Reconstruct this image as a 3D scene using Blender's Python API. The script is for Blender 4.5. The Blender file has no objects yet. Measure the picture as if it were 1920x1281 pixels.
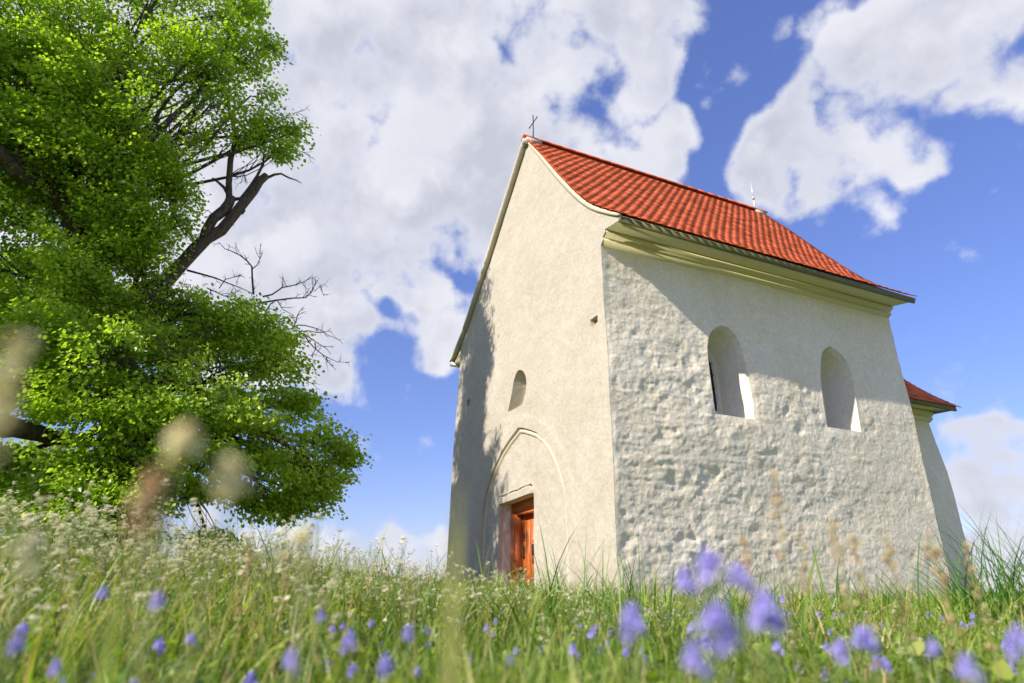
import bpy, math, random
import numpy as np
from mathutils import Vector, Matrix
from mathutils.geometry import delaunay_2d_cdt
random.seed(7); rng = np.random.default_rng(11)
SC = bpy.context.scene; COL = SC.collection
R = math.radians; PI = math.pi

# ------------------------------------------------------------------ camera
FPX, PIT, YAW, ROL = 1169.483, 21.186, 65.831, 0.775
CAM = np.array([8.372, -5.489, 0.186])
_a = R(90 + YAW); HEAD = np.array([math.cos(_a), math.sin(_a), 0]); RIGHT = np.array([math.sin(_a), -math.cos(_a), 0])
UPW = np.array([0, 0, 1.]); _t = R(PIT)
CF = HEAD*math.cos(_t) + UPW*math.sin(_t); _U = -HEAD*math.sin(_t) + UPW*math.cos(_t); _q = R(ROL)
CR = RIGHT*math.cos(_q) + _U*math.sin(_q); CU = -RIGHT*math.sin(_q) + _U*math.cos(_q)
def ray(px, py):
    d = CR*(px - 960) + CU*(640.5 - py) + CF*FPX
    return d/np.linalg.norm(d)
def at(px, py, dist):                       # point at a horizontal distance along a sight line
    d = ray(px, py); return CAM + d*(dist/math.hypot(d[0], d[1]))
cam = bpy.data.cameras.new('camera'); co = bpy.data.objects.new('camera', cam); COL.objects.link(co)
m = Matrix.Identity(4)
for i in range(3):
    m[i][0] = CR[i]; m[i][1] = CU[i]; m[i][2] = -CF[i]; m[i][3] = CAM[i]
co.matrix_world = m
cam.sensor_width = 36; cam.lens = 36*FPX/1920; cam.clip_start = .02; cam.clip_end = 3000
cam.dof.use_dof = True; cam.dof.focus_distance = 7.0; cam.dof.aperture_fstop = 1.9; cam.dof.aperture_blades = 9
SC.camera = co

# ------------------------------------------------------------------ node helpers
def new_mat(name):
    mt = bpy.data.materials.new(name); mt.use_nodes = True
    nt = mt.node_tree; return mt, nt, nt.nodes['Principled BSDF']
def N(nt, typ, ins=None, **kw):
    n = nt.nodes.new(typ)
    for k, v in kw.items(): setattr(n, k, v)
    if ins:
        for k, v in ins.items():
            s = n.inputs[k]
            if isinstance(v, bpy.types.NodeSocket): nt.links.new(v, s)
            else: s.default_value = v
    return n
def math_n(nt, op, a, b=0., c=0.): return N(nt, 'ShaderNodeMath', {0: a, 1: b, 2: c}, operation=op).outputs[0]
def noise(nt, scale, detail=4, rough=.55, vec=None, dist=0.):
    ins = {'Scale': scale, 'Detail': detail, 'Roughness': rough, 'Distortion': dist}
    if vec is not None: ins['Vector'] = vec
    return N(nt, 'ShaderNodeTexNoise', ins).outputs[0]
def ramp(nt, fac, stops):
    n = N(nt, 'ShaderNodeValToRGB', {'Fac': fac}); e = n.color_ramp.elements
    while len(e) > 1: e.remove(e[-1])
    e[0].position = stops[0][0]; e[0].color = (*stops[0][1], 1)
    for p, c in stops[1:]:
        x = e.new(p); x.color = (*c, 1)
    return n.outputs[0]
def mix(nt, fac, a, b, bt='MIX'):
    n = N(nt, 'ShaderNodeMix', data_type='RGBA', blend_type=bt)
    for s, v in ((n.inputs[0], fac), (n.inputs[6], a), (n.inputs[7], b)):
        if isinstance(v, bpy.types.NodeSocket): nt.links.new(v, s)
        else: s.default_value = v if not isinstance(v, tuple) else (*v, 1)[:4]
    return n.outputs[2]
def objco(nt): return N(nt, 'ShaderNodeTexCoord').outputs['Object']
def attr(nt, name): return N(nt, 'ShaderNodeAttribute', attribute_name=name).outputs['Fac']
def bump(nt, h, strength, dist): return N(nt, 'ShaderNodeBump', {'Height': h, 'Strength': strength, 'Distance': dist}).outputs[0]

def plaster(name, c1, c2, c3, bs=.6, grain=0.):
    mt, nt, b = new_mat(name); v = objco(nt)
    big = noise(nt, .9, 5, .6, v); mid = noise(nt, 4., 6, .6, v); fine = noise(nt, 38, 6, .65, v); mot = noise(nt, 14, 5, .7, v)
    c = mix(nt, ramp(nt, big, [(.35, (0,)*3), (.65, (1,)*3)]), c1, c2)
    c = mix(nt, math_n(nt, 'MULTIPLY', ramp(nt, mid, [(.45, (0,)*3), (.75, (1,)*3)]), .5), c, c3)
    c = mix(nt, .35, c, ramp(nt, mot, [(.3, (.55,)*3), (.7, (1.15,)*3)]), 'MULTIPLY')
    z = N(nt, 'ShaderNodeSeparateXYZ', {0: v}).outputs[2]       # damp, dirtier plaster at the foot of the wall
    foot = N(nt, 'ShaderNodeMapRange', {0: math_n(nt, 'ADD', z, math_n(nt, 'MULTIPLY', mid, 1.2)), 1: .45, 2: 1.1, 3: .45, 4: 0.}).outputs[0]
    c = mix(nt, foot, c, tuple(q*.55 for q in c1))
    st = noise(nt, 1., 5, .7, N(nt, 'ShaderNodeMapping', {0: v, 'Scale': (5, 5, .7)}).outputs[0])   # rain runs
    c = mix(nt, math_n(nt, 'MULTIPLY', ramp(nt, st, [(.58, (0,)*3), (.8, (1,)*3)]), .28), c, tuple(q*.7 for q in c1))
    nt.links.new(c, b.inputs['Base Color']); b.inputs['Roughness'].default_value = .93
    b.inputs['Specular IOR Level'].default_value = .15
    h = math_n(nt, 'ADD', math_n(nt, 'MULTIPLY', mid, 1.6), math_n(nt, 'ADD', math_n(nt, 'MULTIPLY', mot, .7), math_n(nt, 'MULTIPLY', fine, .35)))
    nb = N(nt, 'ShaderNodeBump', {'Height': h, 'Strength': bs, 'Distance': .02})
    if grain:                                # coarse sand grain of the rough-cast side walls
        gn = noise(nt, grain*1.6, 8, .8, N(nt, 'ShaderNodeMapping', {0: v, 'Scale': (1, .7, 1.6)}).outputs[0], .6)
        nb2 = N(nt, 'ShaderNodeBump', {'Height': gn, 'Strength': 1., 'Distance': .055}); nt.links.new(nb2.outputs[0], nb.inputs['Normal'])
    nt.links.new(nb.outputs[0], b.inputs['Normal']); return mt
M = {}
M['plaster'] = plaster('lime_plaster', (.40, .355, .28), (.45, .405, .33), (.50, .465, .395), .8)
M['render'] = plaster('rough_render_brightened', (.76, .665, .50), (.82, .735, .59), (.86, .79, .67), .8)  # side plaster coloured brighter than the facade to make up for weak grazing sun
M['smooth'] = plaster('smooth_plaster', (.50, .44, .33), (.54, .48, .37), (.56, .50, .40), .15)
M['reveal'] = plaster('reveal_plaster', (.66, .60, .50), (.70, .64, .54), (.72, .66, .57), .12)
M['stone'] = plaster('jamb_stone', (.56, .50, .46), (.62, .56, .51), (.58, .52, .48), 1.)
def simple(name, col, rough=.7, metal=0., nscale=0, var=.25, bs=.3, stretch=None):
    mt, nt, b = new_mat(name); b.inputs['Roughness'].default_value = rough; b.inputs['Metallic'].default_value = metal
    v = objco(nt)
    if stretch: v = N(nt, 'ShaderNodeMapping', {0: v, 'Scale': stretch}).outputs[0]
    n = noise(nt, nscale or 8, 6, .65, v)
    lo = tuple(x*(1-var) for x in col); hi = tuple(min(1, x*(1+var)) for x in col)
    nt.links.new(ramp(nt, n, [(.3, lo), (.7, hi)]), b.inputs['Base Color'])
    if bs: nt.links.new(bump(nt, n, bs, .01), b.inputs['Normal'])
    return mt
M['board'] = simple('painted_board', (.60, .535, .30), .75, nscale=20, var=.08, bs=.1)
M['fascia'] = simple('shade_toned_fascia', (.13, .12, .035), .7, nscale=9, var=.3, stretch=(6, .6, 6))  # board colour darkened to olive for eave shade and green bounce off grass
M['gutter'] = simple('zinc', (.45, .45, .40), .45, .6, nscale=9, var=.12, bs=.05)
M['iron'] = simple('wrought_iron', (.035, .032, .03), .6, .4, nscale=60, var=.5)
M['steel'] = simple('galvanised_rod', (.72, .72, .72), .4, .5, nscale=30, var=.1)
M['mortar'] = simple('mortar', (.42, .38, .30), .95, nscale=30, var=.3, bs=.8)
M['wood'] = simple('stained_oak', (.50, .12, .022), .45, nscale=7, var=.5, bs=.35, stretch=(9, 9, .8))
M['bark'] = simple('bark', (.085, .062, .042), .95, nscale=14, var=.6, bs=1., stretch=(1.5, 1.5, .5))
M['twig'] = simple('dry_twig', (.07, .052, .04), .9, nscale=40, var=.4)
M['soil'] = simple('soil', (.11, .15, .035), 1., nscale=5, var=.6, bs=1.)
def tile_mat(name, col):
    mt, nt, b = new_mat(name); v = objco(nt); t = attr(nt, 'tint')
    c = ramp(nt, t, [(0., tuple(x*.72 for x in col)), (.5, col), (1., tuple(min(1, x*1.25+.01) for x in col))])
    n = noise(nt, 25, 5, .7, v)
    c = mix(nt, .35, c, ramp(nt, n, [(.3, (.6,)*3), (.7, (1.2,)*3)]), 'MULTIPLY')
    nt.links.new(c, b.inputs['Base Color']); b.inputs['Roughness'].default_value = .85; b.inputs['Specular IOR Level'].default_value = .2
    nt.links.new(bump(nt, n, .3, .004), b.inputs['Normal']); return mt
M['tile'] = tile_mat('clay_tile', (.66, .142, .055))
mt, nt, b = new_mat('dark_glass'); b.inputs['Base Color'].default_value = (.01, .013, .03, 1); b.inputs['Roughness'].default_value = .08; M['glass'] = mt

def leafy(name, stops, trans=.45, rough=.5, tcol=(1.5, 1.5, .6), spec=.4):
    mt, nt, b = new_mat(name); t = attr(nt, 'tint')
    c = ramp(nt, t, stops); nt.links.new(c, b.inputs['Base Color'])
    b.inputs['Roughness'].default_value = rough; b.inputs['Specular IOR Level'].default_value = spec
    tr = N(nt, 'ShaderNodeBsdfTranslucent'); nt.links.new(mix(nt, 1., c, tcol, 'MULTIPLY'), tr.inputs[0])
    ms = N(nt, 'ShaderNodeMixShader', {0: trans}); nt.links.new(b.outputs[0], ms.inputs[1]); nt.links.new(tr.outputs[0], ms.inputs[2])
    nt.links.new(ms.outputs[0], nt.nodes['Material Output'].inputs[0]); return mt
M['leaf'] = leafy('linden_leaf', [(0., (.12, .21, .014)), (.3, (.28, .40, .026)), (.65, (.46, .58, .06)), (1., (.62, .70, .15))], .46, .36, (1.3, 1.5, .5))
M['leaf2'] = leafy('pale_leaf', [(0., (.2, .28, .08)), (1., (.35, .42, .14))], .4)
M['grass'] = leafy('grass_blade', [(0., (.07, .14, .015)), (.4, (.17, .27, .025)), (.72, (.31, .39, .06)), (.86, (.42, .39, .14)), (1., (.55, .40, .2))], .4, .45)
M['tuft'] = leafy('tuft_blade', [(0., (.03, .11, .02)), (.6, (.09, .22, .03)), (1., (.22, .34, .06))], .35, .4)
M['stem'] = leafy('weed_stem', [(0., (.12, .2, .04)), (.6, (.2, .25, .07)), (1., (.34, .24, .12))], .25)
M['white'] = leafy('white_petal', [(0., (.5, .48, .2)), (.35, (.74, .70, .46)), (1., (.86, .82, .66))], .35, .6, (1, 1, .9))
M['violet'] = leafy('violet_petal', [(0., (.20, .12, .36)), (.5, (.32, .27, .76)), (1., (.54, .48, .90))], .4, .5, (1, 1, 1))
M['sorrel'] = leafy('sorrel_seed', [(0., (.42, .22, .11)), (.5, (.58, .38, .20)), (1., (.74, .62, .3))], .35, .6, (1, 1, 1))
M['cream'] = leafy('cream_bud', [(0., (.75, .62, .25)), (1., (.92, .88, .60))], .35, .6, (1, 1, .8))

# ------------------------------------------------------------------ mesh helpers
def mesh_np(name, V, faces, mat, parent=None, tint=None, smooth=False):
    V = np.asarray(V, np.float32)
    if isinstance(faces, np.ndarray): faces = [faces]
    faces = [np.asarray(f, np.int32) for f in faces if len(f)]
    me = bpy.data.meshes.new(name); me.vertices.add(len(V)); me.vertices.foreach_set('co', V.ravel())
    loops = np.concatenate([f.ravel() for f in faces]); sizes = np.concatenate([np.full(len(f), f.shape[1]) for f in faces])
    me.loops.add(len(loops)); me.loops.foreach_set('vertex_index', loops)
    me.polygons.add(len(sizes)); me.polygons.foreach_set('loop_start', np.concatenate([[0], np.cumsum(sizes)[:-1]]).astype(np.int32))
    if tint is not None:
        at_ = me.attributes.new('tint', 'FLOAT', 'POINT'); at_.data.foreach_set('value', np.asarray(tint, np.float32))
    me.update(calc_edges=True); me.validate()
    if smooth: me.polygons.foreach_set('use_smooth', np.ones(len(me.polygons), bool))
    for mm in (mat if isinstance(mat, (list, tuple)) else [mat]): me.materials.append(mm)
    o = bpy.data.objects.new(name, me); COL.objects.link(o)
    if parent: o.parent = parent
    return o
class MB:                                   # python-side collector for small things
    def __init__(s): s.v = []; s.f = {}; s.t = []
    def add(s, V, F, t=.5):
        o = len(s.v); s.v += [tuple(map(float, x)) for x in V]; s.t += (list(t) if hasattr(t, '__len__') else [t]*len(V))
        for f in F: s.f.setdefault(len(f), []).append([i+o for i in f])
    def box(s, a, b_, t=.5):
        x0, y0, z0 = a; x1, y1, z1 = b_
        s.add([(x0,y0,z0),(x1,y0,z0),(x1,y1,z0),(x0,y1,z0),(x0,y0,z1),(x1,y0,z1),(x1,y1,z1),(x0,y1,z1)],
              [(0,3,2,1),(4,5,6,7),(0,1,5,4),(1,2,6,5),(2,3,7,6),(3,0,4,7)], t)
    def tube(s, P, rad, n=6, t=.5, cap=True, wob=0.):
        P = np.array(P, float); k = len(P); rad = np.broadcast_to(rad, (k,)); V = []
        T = np.gradient(P, axis=0); T /= np.linalg.norm(T, axis=1)[:, None] + 1e-9
        a = np.cross(T[0], [0, 0, 1.]);
        if np.linalg.norm(a) < 1e-3: a = np.array([1., 0, 0])
        for i in range(k):
            a = a - T[i]*(a@T[i]); a /= np.linalg.norm(a)+1e-9; b_ = np.cross(T[i], a)
            for j in range(n):
                w = 2*PI*j/n; rr = rad[i]*(1 + (random.uniform(-wob, wob) if wob else 0)); V.append(P[i] + (a*math.cos(w) + b_*math.sin(w))*rr)
        F = [(i*n+j, i*n+(j+1) % n, (i+1)*n+(j+1) % n, (i+1)*n+j) for i in range(k-1) for j in range(n)]
        if cap: F += [tuple(range(n))[::-1], tuple((k-1)*n+j for j in range(n))]
        s.add(V, F, t)
    def prism(s, prof, y0, y1, axis=1, t=.5):     # closed profile (p,q) extruded along an axis
        n = len(prof); V = []
        for y in (y0, y1):
            for p_, q_ in prof: V.append((p_, y, q_) if axis == 1 else (y, p_, q_))
        F = [(i, (i+1) % n, n+(i+1) % n, n+i) for i in range(n)] + [tuple(range(n))[::-1], tuple(range(n, 2*n))]
        s.add(V, F, t)
    def build(s, name, mat, parent=None, smooth=False):
        return mesh_np(name, s.v, [np.array(f) for f in s.f.values()], mat, parent, s.t, smooth)
def empty(name, loc, label, cat, group=None):
    o = bpy.data.objects.new(name, None); COL.objects.link(o); o.location = loc; o.empty_display_size = .2
    tag(o, label, cat, group); return o
def tag(o, label=None, cat=None, group=None, kind=None):
    for k, v in (('label', label), ('category', cat), ('group', group), ('kind', kind)):
        if v: o[k] = v
    return o
def keep_parent(o, p):                       # child meshes are modelled in world space
    o.parent = p; o.matrix_parent_inverse = Matrix.Translation(-Vector(p.location)); return o

# cheap tileable value noise in numpy
_P = rng.random((64, 64, 64)).astype(np.float32)
def vn(P):
    P = np.asarray(P, float); i = np.floor(P).astype(int); f = P - i; f = f*f*(3-2*f); r = 0
    for dx in (0, 1):
        for dy in (0, 1):
            for dz in (0, 1):
                w = (f[..., 0] if dx else 1-f[..., 0])*(f[..., 1] if dy else 1-f[..., 1])*(f[..., 2] if dz else 1-f[..., 2])
                r = r + w*_P[(i[..., 0]+dx) % 64, (i[..., 1]+dy) % 64, (i[..., 2]+dz) % 64]
    return r*2-1
RM = np.array(Matrix.Rotation(.9, 3, Vector((.3, .8, .5))))
def fbm(P, o=4, g=.5):
    r = 0; a = 1.; P = np.asarray(P, float)@RM
    for k in range(o): r = r + a*vn(P*(2.03**k) + 17.3*k); a *= g; P = P@RM
    return r

# ------------------------------------------------------------------ ground
def gz(x, y):
    x = np.asarray(x, float); y = np.asarray(y, float)
    dx = x-CAM[0]; dy = y-CAM[1]; lat = dx*RIGHT[0] + dy*RIGHT[1]; fw = dx*HEAD[0] + dy*HEAD[1]
    t = np.clip((-lat-.3)/3.5, 0, 1); t = t*t*(3-2*t)
    rad = np.hypot(dx+5, dy-5)
    far = np.clip((rad-18)/60, 0, 1)
    bk = np.clip((fw-1.8)/4.0, 0, 1); bk = bk*bk*(3-2*bk); lf = np.clip((-lat/np.maximum(fw, .5)-.10)/.28, 0, 1); t = t + 1.15*bk*lf*lf*(3-2*lf)
    return -.13 + .16*t - 3.*far*far*(3-2*far) + .025*vn(np.stack([x*1.1, y*1.1, x*0], -1)) + .012*vn(np.stack([x*4, y*4, x*0+3], -1))
gr = np.unique(np.concatenate([np.linspace(-1500, -40, 16), np.linspace(-40, -12, 20), np.arange(-12, 16, .25), np.linspace(16, 40, 20), np.linspace(40, 1500, 16)]))
gx, gy = np.meshgrid(gr, gr, indexing='ij'); n_ = len(gr)
V = np.stack([gx.ravel(), gy.ravel(), gz(gx, gy).ravel()], 1)
I = np.arange(n_*n_).reshape(n_, n_); F = np.stack([I[:-1, :-1], I[1:, :-1], I[1:, 1:], I[:-1, 1:]], -1).reshape(-1, 4)
tag(mesh_np('ground', V, F, M['soil'], smooth=True), kind='structure')

# ------------------------------------------------------------------ chapel
W, L = 7.355, 7.657
chapel = empty('chapel', (-3.6, 3.8, -.1), 'old whitewashed stone chapel with a steep red tiled roof and wooden door', 'chapel')
def part(o): return keep_parent(o, chapel)
# roof profile (x, z) of the tile plane, front view
RP = [(.67, 6.19), (.27, 6.50), (-.15, 6.84), (-.5, 7.2), (-.85, 7.62), (-1.51, 8.47), (-2.27, 9.5), (-3.08, 10.52)]
LP = [(-8.0, 6.2), (-7.35, 6.58), (-6.8, 7.0), (-6.2, 7.55), (-5.81, 7.93), (-4.76, 8.95), (-3.78, 9.86), (-3.08, 10.52)]
def resample(P, n):
    P = np.array(P); s = np.r_[0, np.cumsum(np.linalg.norm(np.diff(P, axis=0), axis=1))]
    t = np.linspace(0, s[-1], n); return np.stack([np.interp(t, s, P[:, 0]), np.interp(t, s, P[:, 1])], 1), s[-1]
def smoothc(P, n=60):
    Q, _ = resample(P, n)
    for _ in range(4): Q[1:-1] = (Q[:-2] + 2*Q[1:-1] + Q[2:])/4
    return Q
RC, LC = smoothc(RP), smoothc(LP)
def rooftop(x): return np.where(x > -3.08, np.interp(x, RC[::-1, 0], RC[::-1, 1]), np.interp(x, LC[:, 0], LC[:, 1]))

def inpoly(p, poly):
    x, y = p; c = False; n = len(poly); j = n-1
    for i in range(n):
        xi, yi = poly[i]; xj, yj = poly[j]
        if (yi > y) != (yj > y) and x < (xj-xi)*(y-yi)/(yj-yi+1e-12)+xi: c = not c
        j = i
    return c
def dens(poly, step, closed=True):
    out = []; n = len(poly)
    for i in range(n if closed else n-1):
        a = np.array(poly[i]); b_ = np.array(poly[(i+1) % n]); k = max(1, int(round(np.linalg.norm(b_-a)/step)))
        for j in range(k): out.append(tuple(a + (b_-a)*j/k))
    if not closed: out.append(tuple(poly[-1]))
    return out
def chaikin(poly, k=2, closed=True):
    P = [np.array(p, float) for p in poly]
    for _ in range(k):
        Q = []; n = len(P)
        for i in range(n):
            a, b_ = P[i], P[(i+1) % n]; Q += [a*.75+b_*.25, a*.25+b_*.75]
        P = Q
    return [tuple(p) for p in P]
def region(outer, holes, step, extra=()):
    """triangulate a polygon with holes on a jittered grid; returns (pts, tris, hole loops as index lists)"""
    o2 = np.array(outer); x0, y0 = o2.min(0); x1, y1 = o2.max(0)
    loops = [list(outer)] + [list(h) for h in holes]
    pts = []; edges = []; loopidx = []
    for lp in loops + [list(e) for e in extra]:
        s = len(pts); pts += lp; idx = list(range(s, s+len(lp)))
        edges += [(idx[i], idx[(i+1) % len(idx)]) for i in range(len(idx))]; loopidx.append(idx)
    B = np.array(pts); gx = np.arange(x0+step/2, x1, step); gy = np.arange(y0+step/2, y1, step)
    G = np.stack(np.meshgrid(gx, gy, indexing='ij'), -1).reshape(-1, 2); G = G + rng.uniform(-.18, .18, G.shape)*step
    # inside outer (vectorised), outside holes, not hugging an outline
    def vin(G, poly):
        c = np.zeros(len(G), bool); P = np.array(poly); j = len(P)-1
        for i in range(len(P)):
            xi, yi = P[i]; xj, yj = P[j]
            if yi != yj:
                c ^= ((yi > G[:, 1]) != (yj > G[:, 1])) & (G[:, 0] < (xj-xi)*(G[:, 1]-yi)/(yj-yi)+xi)
            j = i
        return c
    k = vin(G, outer)
    for h in holes: k &= ~vin(G, h)
    G = G[k]; keep = np.ones(len(G), bool)
    cell = {}
    for q in B: cell.setdefault((int(q[0]//step), int(q[1]//step)), []).append(q)
    for i, g in enumerate(G):
        cx, cy = int(g[0]//step), int(g[1]//step)
        for dx in (-1, 0, 1):
            for dy in (-1, 0, 1):
                for q in cell.get((cx+dx, cy+dy), ()):
                    if (q[0]-g[0])**2 + (q[1]-g[1])**2 < (.55*step)**2: keep[i] = False
    G = G[keep]
    allp = [Vector(p) for p in pts] + [Vector(p) for p in G]
    r = delaunay_2d_cdt(allp, edges, [], 0, 1e-7, True)
    pv = np.array([tuple(v) for v in r[0]]); T = np.array([f for f in r[2]]); orig = r[3]
    inv = {}
    for i, lst in enumerate(orig):
        for q in lst: inv[q] = i
    cen = pv[T].mean(1); k = vin(cen, outer)
    for h in holes: k &= ~vin(cen, h)
    return pv, T[k], [[inv[i] for i in lp] for lp in loopidx]

# surface of the walls in 3-D: rough masonry under plaster, rounded corners, slight batter and bulges
def wall_point(side, u, z):
    u = np.asarray(u, float); z = np.asarray(z, float); zz = np.clip(z, -1, 5.95)
    bat_r = np.interp(zz, [-.5, 2.4, 3.6, 4.6, 5.95], [.10, .085, .07, .02, 0.]); bat_l = np.interp(zz, [-.5, .7, 3.45, 4.9, 5.9], [.32, .31, .27, .14, .07])
    bat_f = .03*(1-zz/6)
    if side == 'front':      # u = x in [-W, 0] fraction-mapped so that both edges follow the batter
        f = (u+W)/W; x = -W - bat_l + f*(W + bat_l + bat_r); y = -bat_f + 0*x
        n = np.stack([np.clip((x+.18)/.18, 0, 1)*.7*np.clip((6.0-z)/.2, 0, 1) - np.clip((-W+.0-x+.1)/.2, 0, 1)*.5, -np.ones_like(x), 0*x], -1); P = np.stack([x, y, z], -1)
    elif side == 'right':    # u = y in [0, L]
        x = bat_r + 0*u; f = u/L; y = -bat_f*(1-f) + u + 0*z
        n = np.stack([np.ones_like(y), -np.clip((.18-u)/.18, 0, 1)*1.43 + np.clip((u-L+.18)/.18, 0, 1), 0*y], -1); P = np.stack([x, y, z], -1)
    elif side == 'left':
        x = -W - bat_l + 0*u; f = u/L; y = -bat_f*(1-f) + u
        n = np.stack([-np.ones_like(y), -np.clip((.2-u)/.2, 0, 1)*1., 0*y], -1); P = np.stack([x, y, z], -1)
    n /= np.linalg.norm(n, axis=-1)[..., None]
    rough_f = .006*fbm(P*2.2, 3) + .0025*fbm(P*9, 3) + .02*vn(P*.7)
    S = P*np.array([1, 1., 1.25])
    a = fbm(S*3.1+5, 3, .55); ridg = np.abs(fbm(S*5.3, 3, .55))
    low = np.interp(zz, [3.3, 4.6, 5.95], [1., .75, .6]) * (1 - .45*np.clip((P[..., 1]-4)/3, 0, 1))
    pit = np.clip(fbm(S*np.array([3.2, 3.2, 2.6])+9, 4, .55)-.62, 0, .6)
    msk = np.clip(.55+.8*vn(S*.9+21), .15, 1.2); pit2 = np.clip(vn(S*6.1+4)-.5, 0, 1)
    nz = fbm(S*np.array([7., 7., 8.5])+31, 4, .6); rough_r = ((.013*a + .0045*ridg + .0028*nz)*(.35+msk*.75) + .003*fbm(S*19, 2, .7) - .016*pit + .0035*fbm(P*np.array([2.5, 2.2, 15.])+8, 3, .6)*(.4+msk) - .045*np.clip(vn(S@RM*2.6+40)+.5*vn(S@RM@RM*6.3+3)+.12*vn(S@RM*14)-.30, 0, .6)*np.clip(.8+.8*vn(S*.7+60), 0, 1.2) + .022*np.clip(vn(S@RM*4.4+70)-.45, 0, 1))*low + .035*vn(P*np.array([.55, .55, .75])+2)
    k = np.clip((n[..., 0])*1.5-.2, 0, 1) if side != 'left' else 0*u
    if side == 'front': k = np.clip((n[..., 0]-.1)*1.2, 0, .5)
    if side == 'right': k = np.clip(.5 + np.asarray(u)/.35*.5, 0, 1)
    if side == 'left': k = 0*u + 0*z
    d = rough_f*(1-k) + rough_r*k
    if side != 'left':       # weld the shared corner: displacement at the arris depends on height only
        e = np.exp(-(np.abs(u)/.07)**2); tp = np.clip((5.95-z)/.5, 0, 1); d = d*(1-e) + e*tp*(-.022 + .014*vn(np.stack([z*0, z*0, z*1.6], -1)))
    if side == 'left':
        e = np.exp(-(np.abs(u)/.07)**2); d = d*(1-e)
    if side == 'front':
        e = np.exp(-(np.abs(u+W)/.07)**2); d = d*(1-e)
    return P + n*d[..., None]

class Acc:
    def __init__(s): s.V = []; s.F = {3: [], 4: []}; s.n = 0
    def add(s, V, F):
        F = np.asarray(F); s.V.append(np.asarray(V)); s.F[F.shape[1]].append(F + s.n); s.n += len(V)
        return s.n - len(V)
def niche(acc, loop3, rings, cap=True):
    """loop3: rim points; rings: list of point lists going inward"""
    n = len(loop3); off = acc.n; V = [np.asarray(loop3)] + [np.asarray(r_) for r_ in rings]
    F = []
    for k in range(len(V)-1):
        for i in range(n): F.append((k*n+i, k*n+(i+1) % n, (k+1)*n+(i+1) % n, (k+1)*n+i))
    acc.add(np.concatenate(V), F)
def ccw(poly):
    a = sum(poly[i][0]*poly[(i+1) % len(poly)][1]-poly[(i+1) % len(poly)][0]*poly[i][1] for i in range(len(poly)))
    return list(poly) if a > 0 else list(poly)[::-1]

walls = Acc(); smooth_part = Acc(); stone_part = Acc()
# --- outlines measured on the wall planes
fn = chaikin([(-3.42, 4.55), (-3.2, 4.45), (-3.08, 4.3), (-3.07, 4.16), (-3.10, 4.0)], 1)[:-2] if False else [(-3.50, 4.565), (-3.42, 4.56), (-3.3, 4.52), (-3.2, 4.45), (-3.12, 4.36), (-3.07, 4.26), (-3.06, 4.16), (-3.08, 4.03), (-3.16, 3.87), (-3.27, 3.74), (-4.0, 3.72), (-3.93, 3.86), (-3.85, 4.02), (-3.77, 4.22), (-3.71, 4.38), (-3.62, 4.51)]
arch = [(-5.40, -.5), (-5.40, .56), (-5.39, 1.3), (-5.33, 1.7), (-5.18, 2.08), (-4.95, 2.4), (-4.65, 2.67), (-4.3, 2.91), (-3.9, 3.1), (-3.6, 3.2), (-3.42, 3.27), (-3.2, 3.22), (-2.9, 3.12), (-2.6, 3.01), (-2.3, 2.84), (-2.04, 2.64), (-1.82, 2.4), (-1.62, 2.1), (-1.46, 1.78), (-1.38, 1.4), (-1.36, 1.0), (-1.36, -.5)]
w1 = [(2.19, 3.02), (3.09, 3.02), (3.12, 3.3), (3.10, 3.6), (3.09, 3.91), (3.08, 4.2), (3.03, 4.5), (2.93, 4.68), (2.8, 4.79), (2.66, 4.82), (2.5, 4.77), (2.36, 4.66), (2.26, 4.5), (2.21, 4.3), (2.19, 4.1), (2.18, 3.7)]
w2 = [(4.96, 3.09), (5.9, 3.09), (5.92, 3.4), (5.95, 3.75), (5.99, 4.11), (6.01, 4.42), (5.95, 4.61), (5.82, 4.74), (5.66, 4.83), (5.53, 4.89), (5.38, 4.82), (5.25, 4.7), (5.16, 4.5), (5.09, 4.25), (5.03, 4.0), (4.98, 3.6)]
h1 = [(-.46, 4.62), (-.46, 4.46), (-.22, 4.47), (-.21, 4.62)]; h2 = [(-6.72, 4.70), (-6.72, 4.53), (-6.5, 4.53), (-6.5, 4.69)]
ZT = 5.95
# front sheet outline: wall corner to corner, gable follows the roof underside
gtop = [(x, float(rooftop(np.array(x)))-.05) for x in np.linspace(.60, -W+.02, 80)]
KN = [(.0, 5.91), (.045, 5.95), (.085, 5.985), (.09, 6.015), (.07, 6.02), (.072, 6.05), (.12, 6.08), (.16, 6.11), (.165, 6.135), (.147, 6.155), (.18, 6.157), (.595, 6.093), (.645, 6.11), (.65, 6.16)]
def xf(x):                                   # world x -> unit parameter on the front wall is nearly the identity above 5.95
    return x
zs = [i*.05 for i in range(-10, int(gtop[0][1]/.05))]
front_out = [(-W, z) for z in zs][::-1] + [(-W+.0, -.5)][:0]
bot = dens([(-W, -.5), (0, -.5)], .05, False)
rgt = dens([(0, -.5)] + KN, .05, False)[1:]
top = [(x, z) for x, z in gtop[0:-1]]
lft = dens([(-W, 6.5), (-W, -.5)], .05, False)[:-1]
front_out = bot + rgt + top + lft
arch_d = dens(arch, .06, False)
fn_d = dens(ccw(fn), .05); 
pv, T, lp = region(front_out, [ccw(arch_d), fn_d, ccw(dens(h1, .05)), ccw(dens(h2, .05))], .05)
def fpt(p, dy=0.):
    q = wall_point('front', np.array(p)[:, 0], np.array(p)[:, 1]); q[:, 1] += dy; return q
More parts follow.
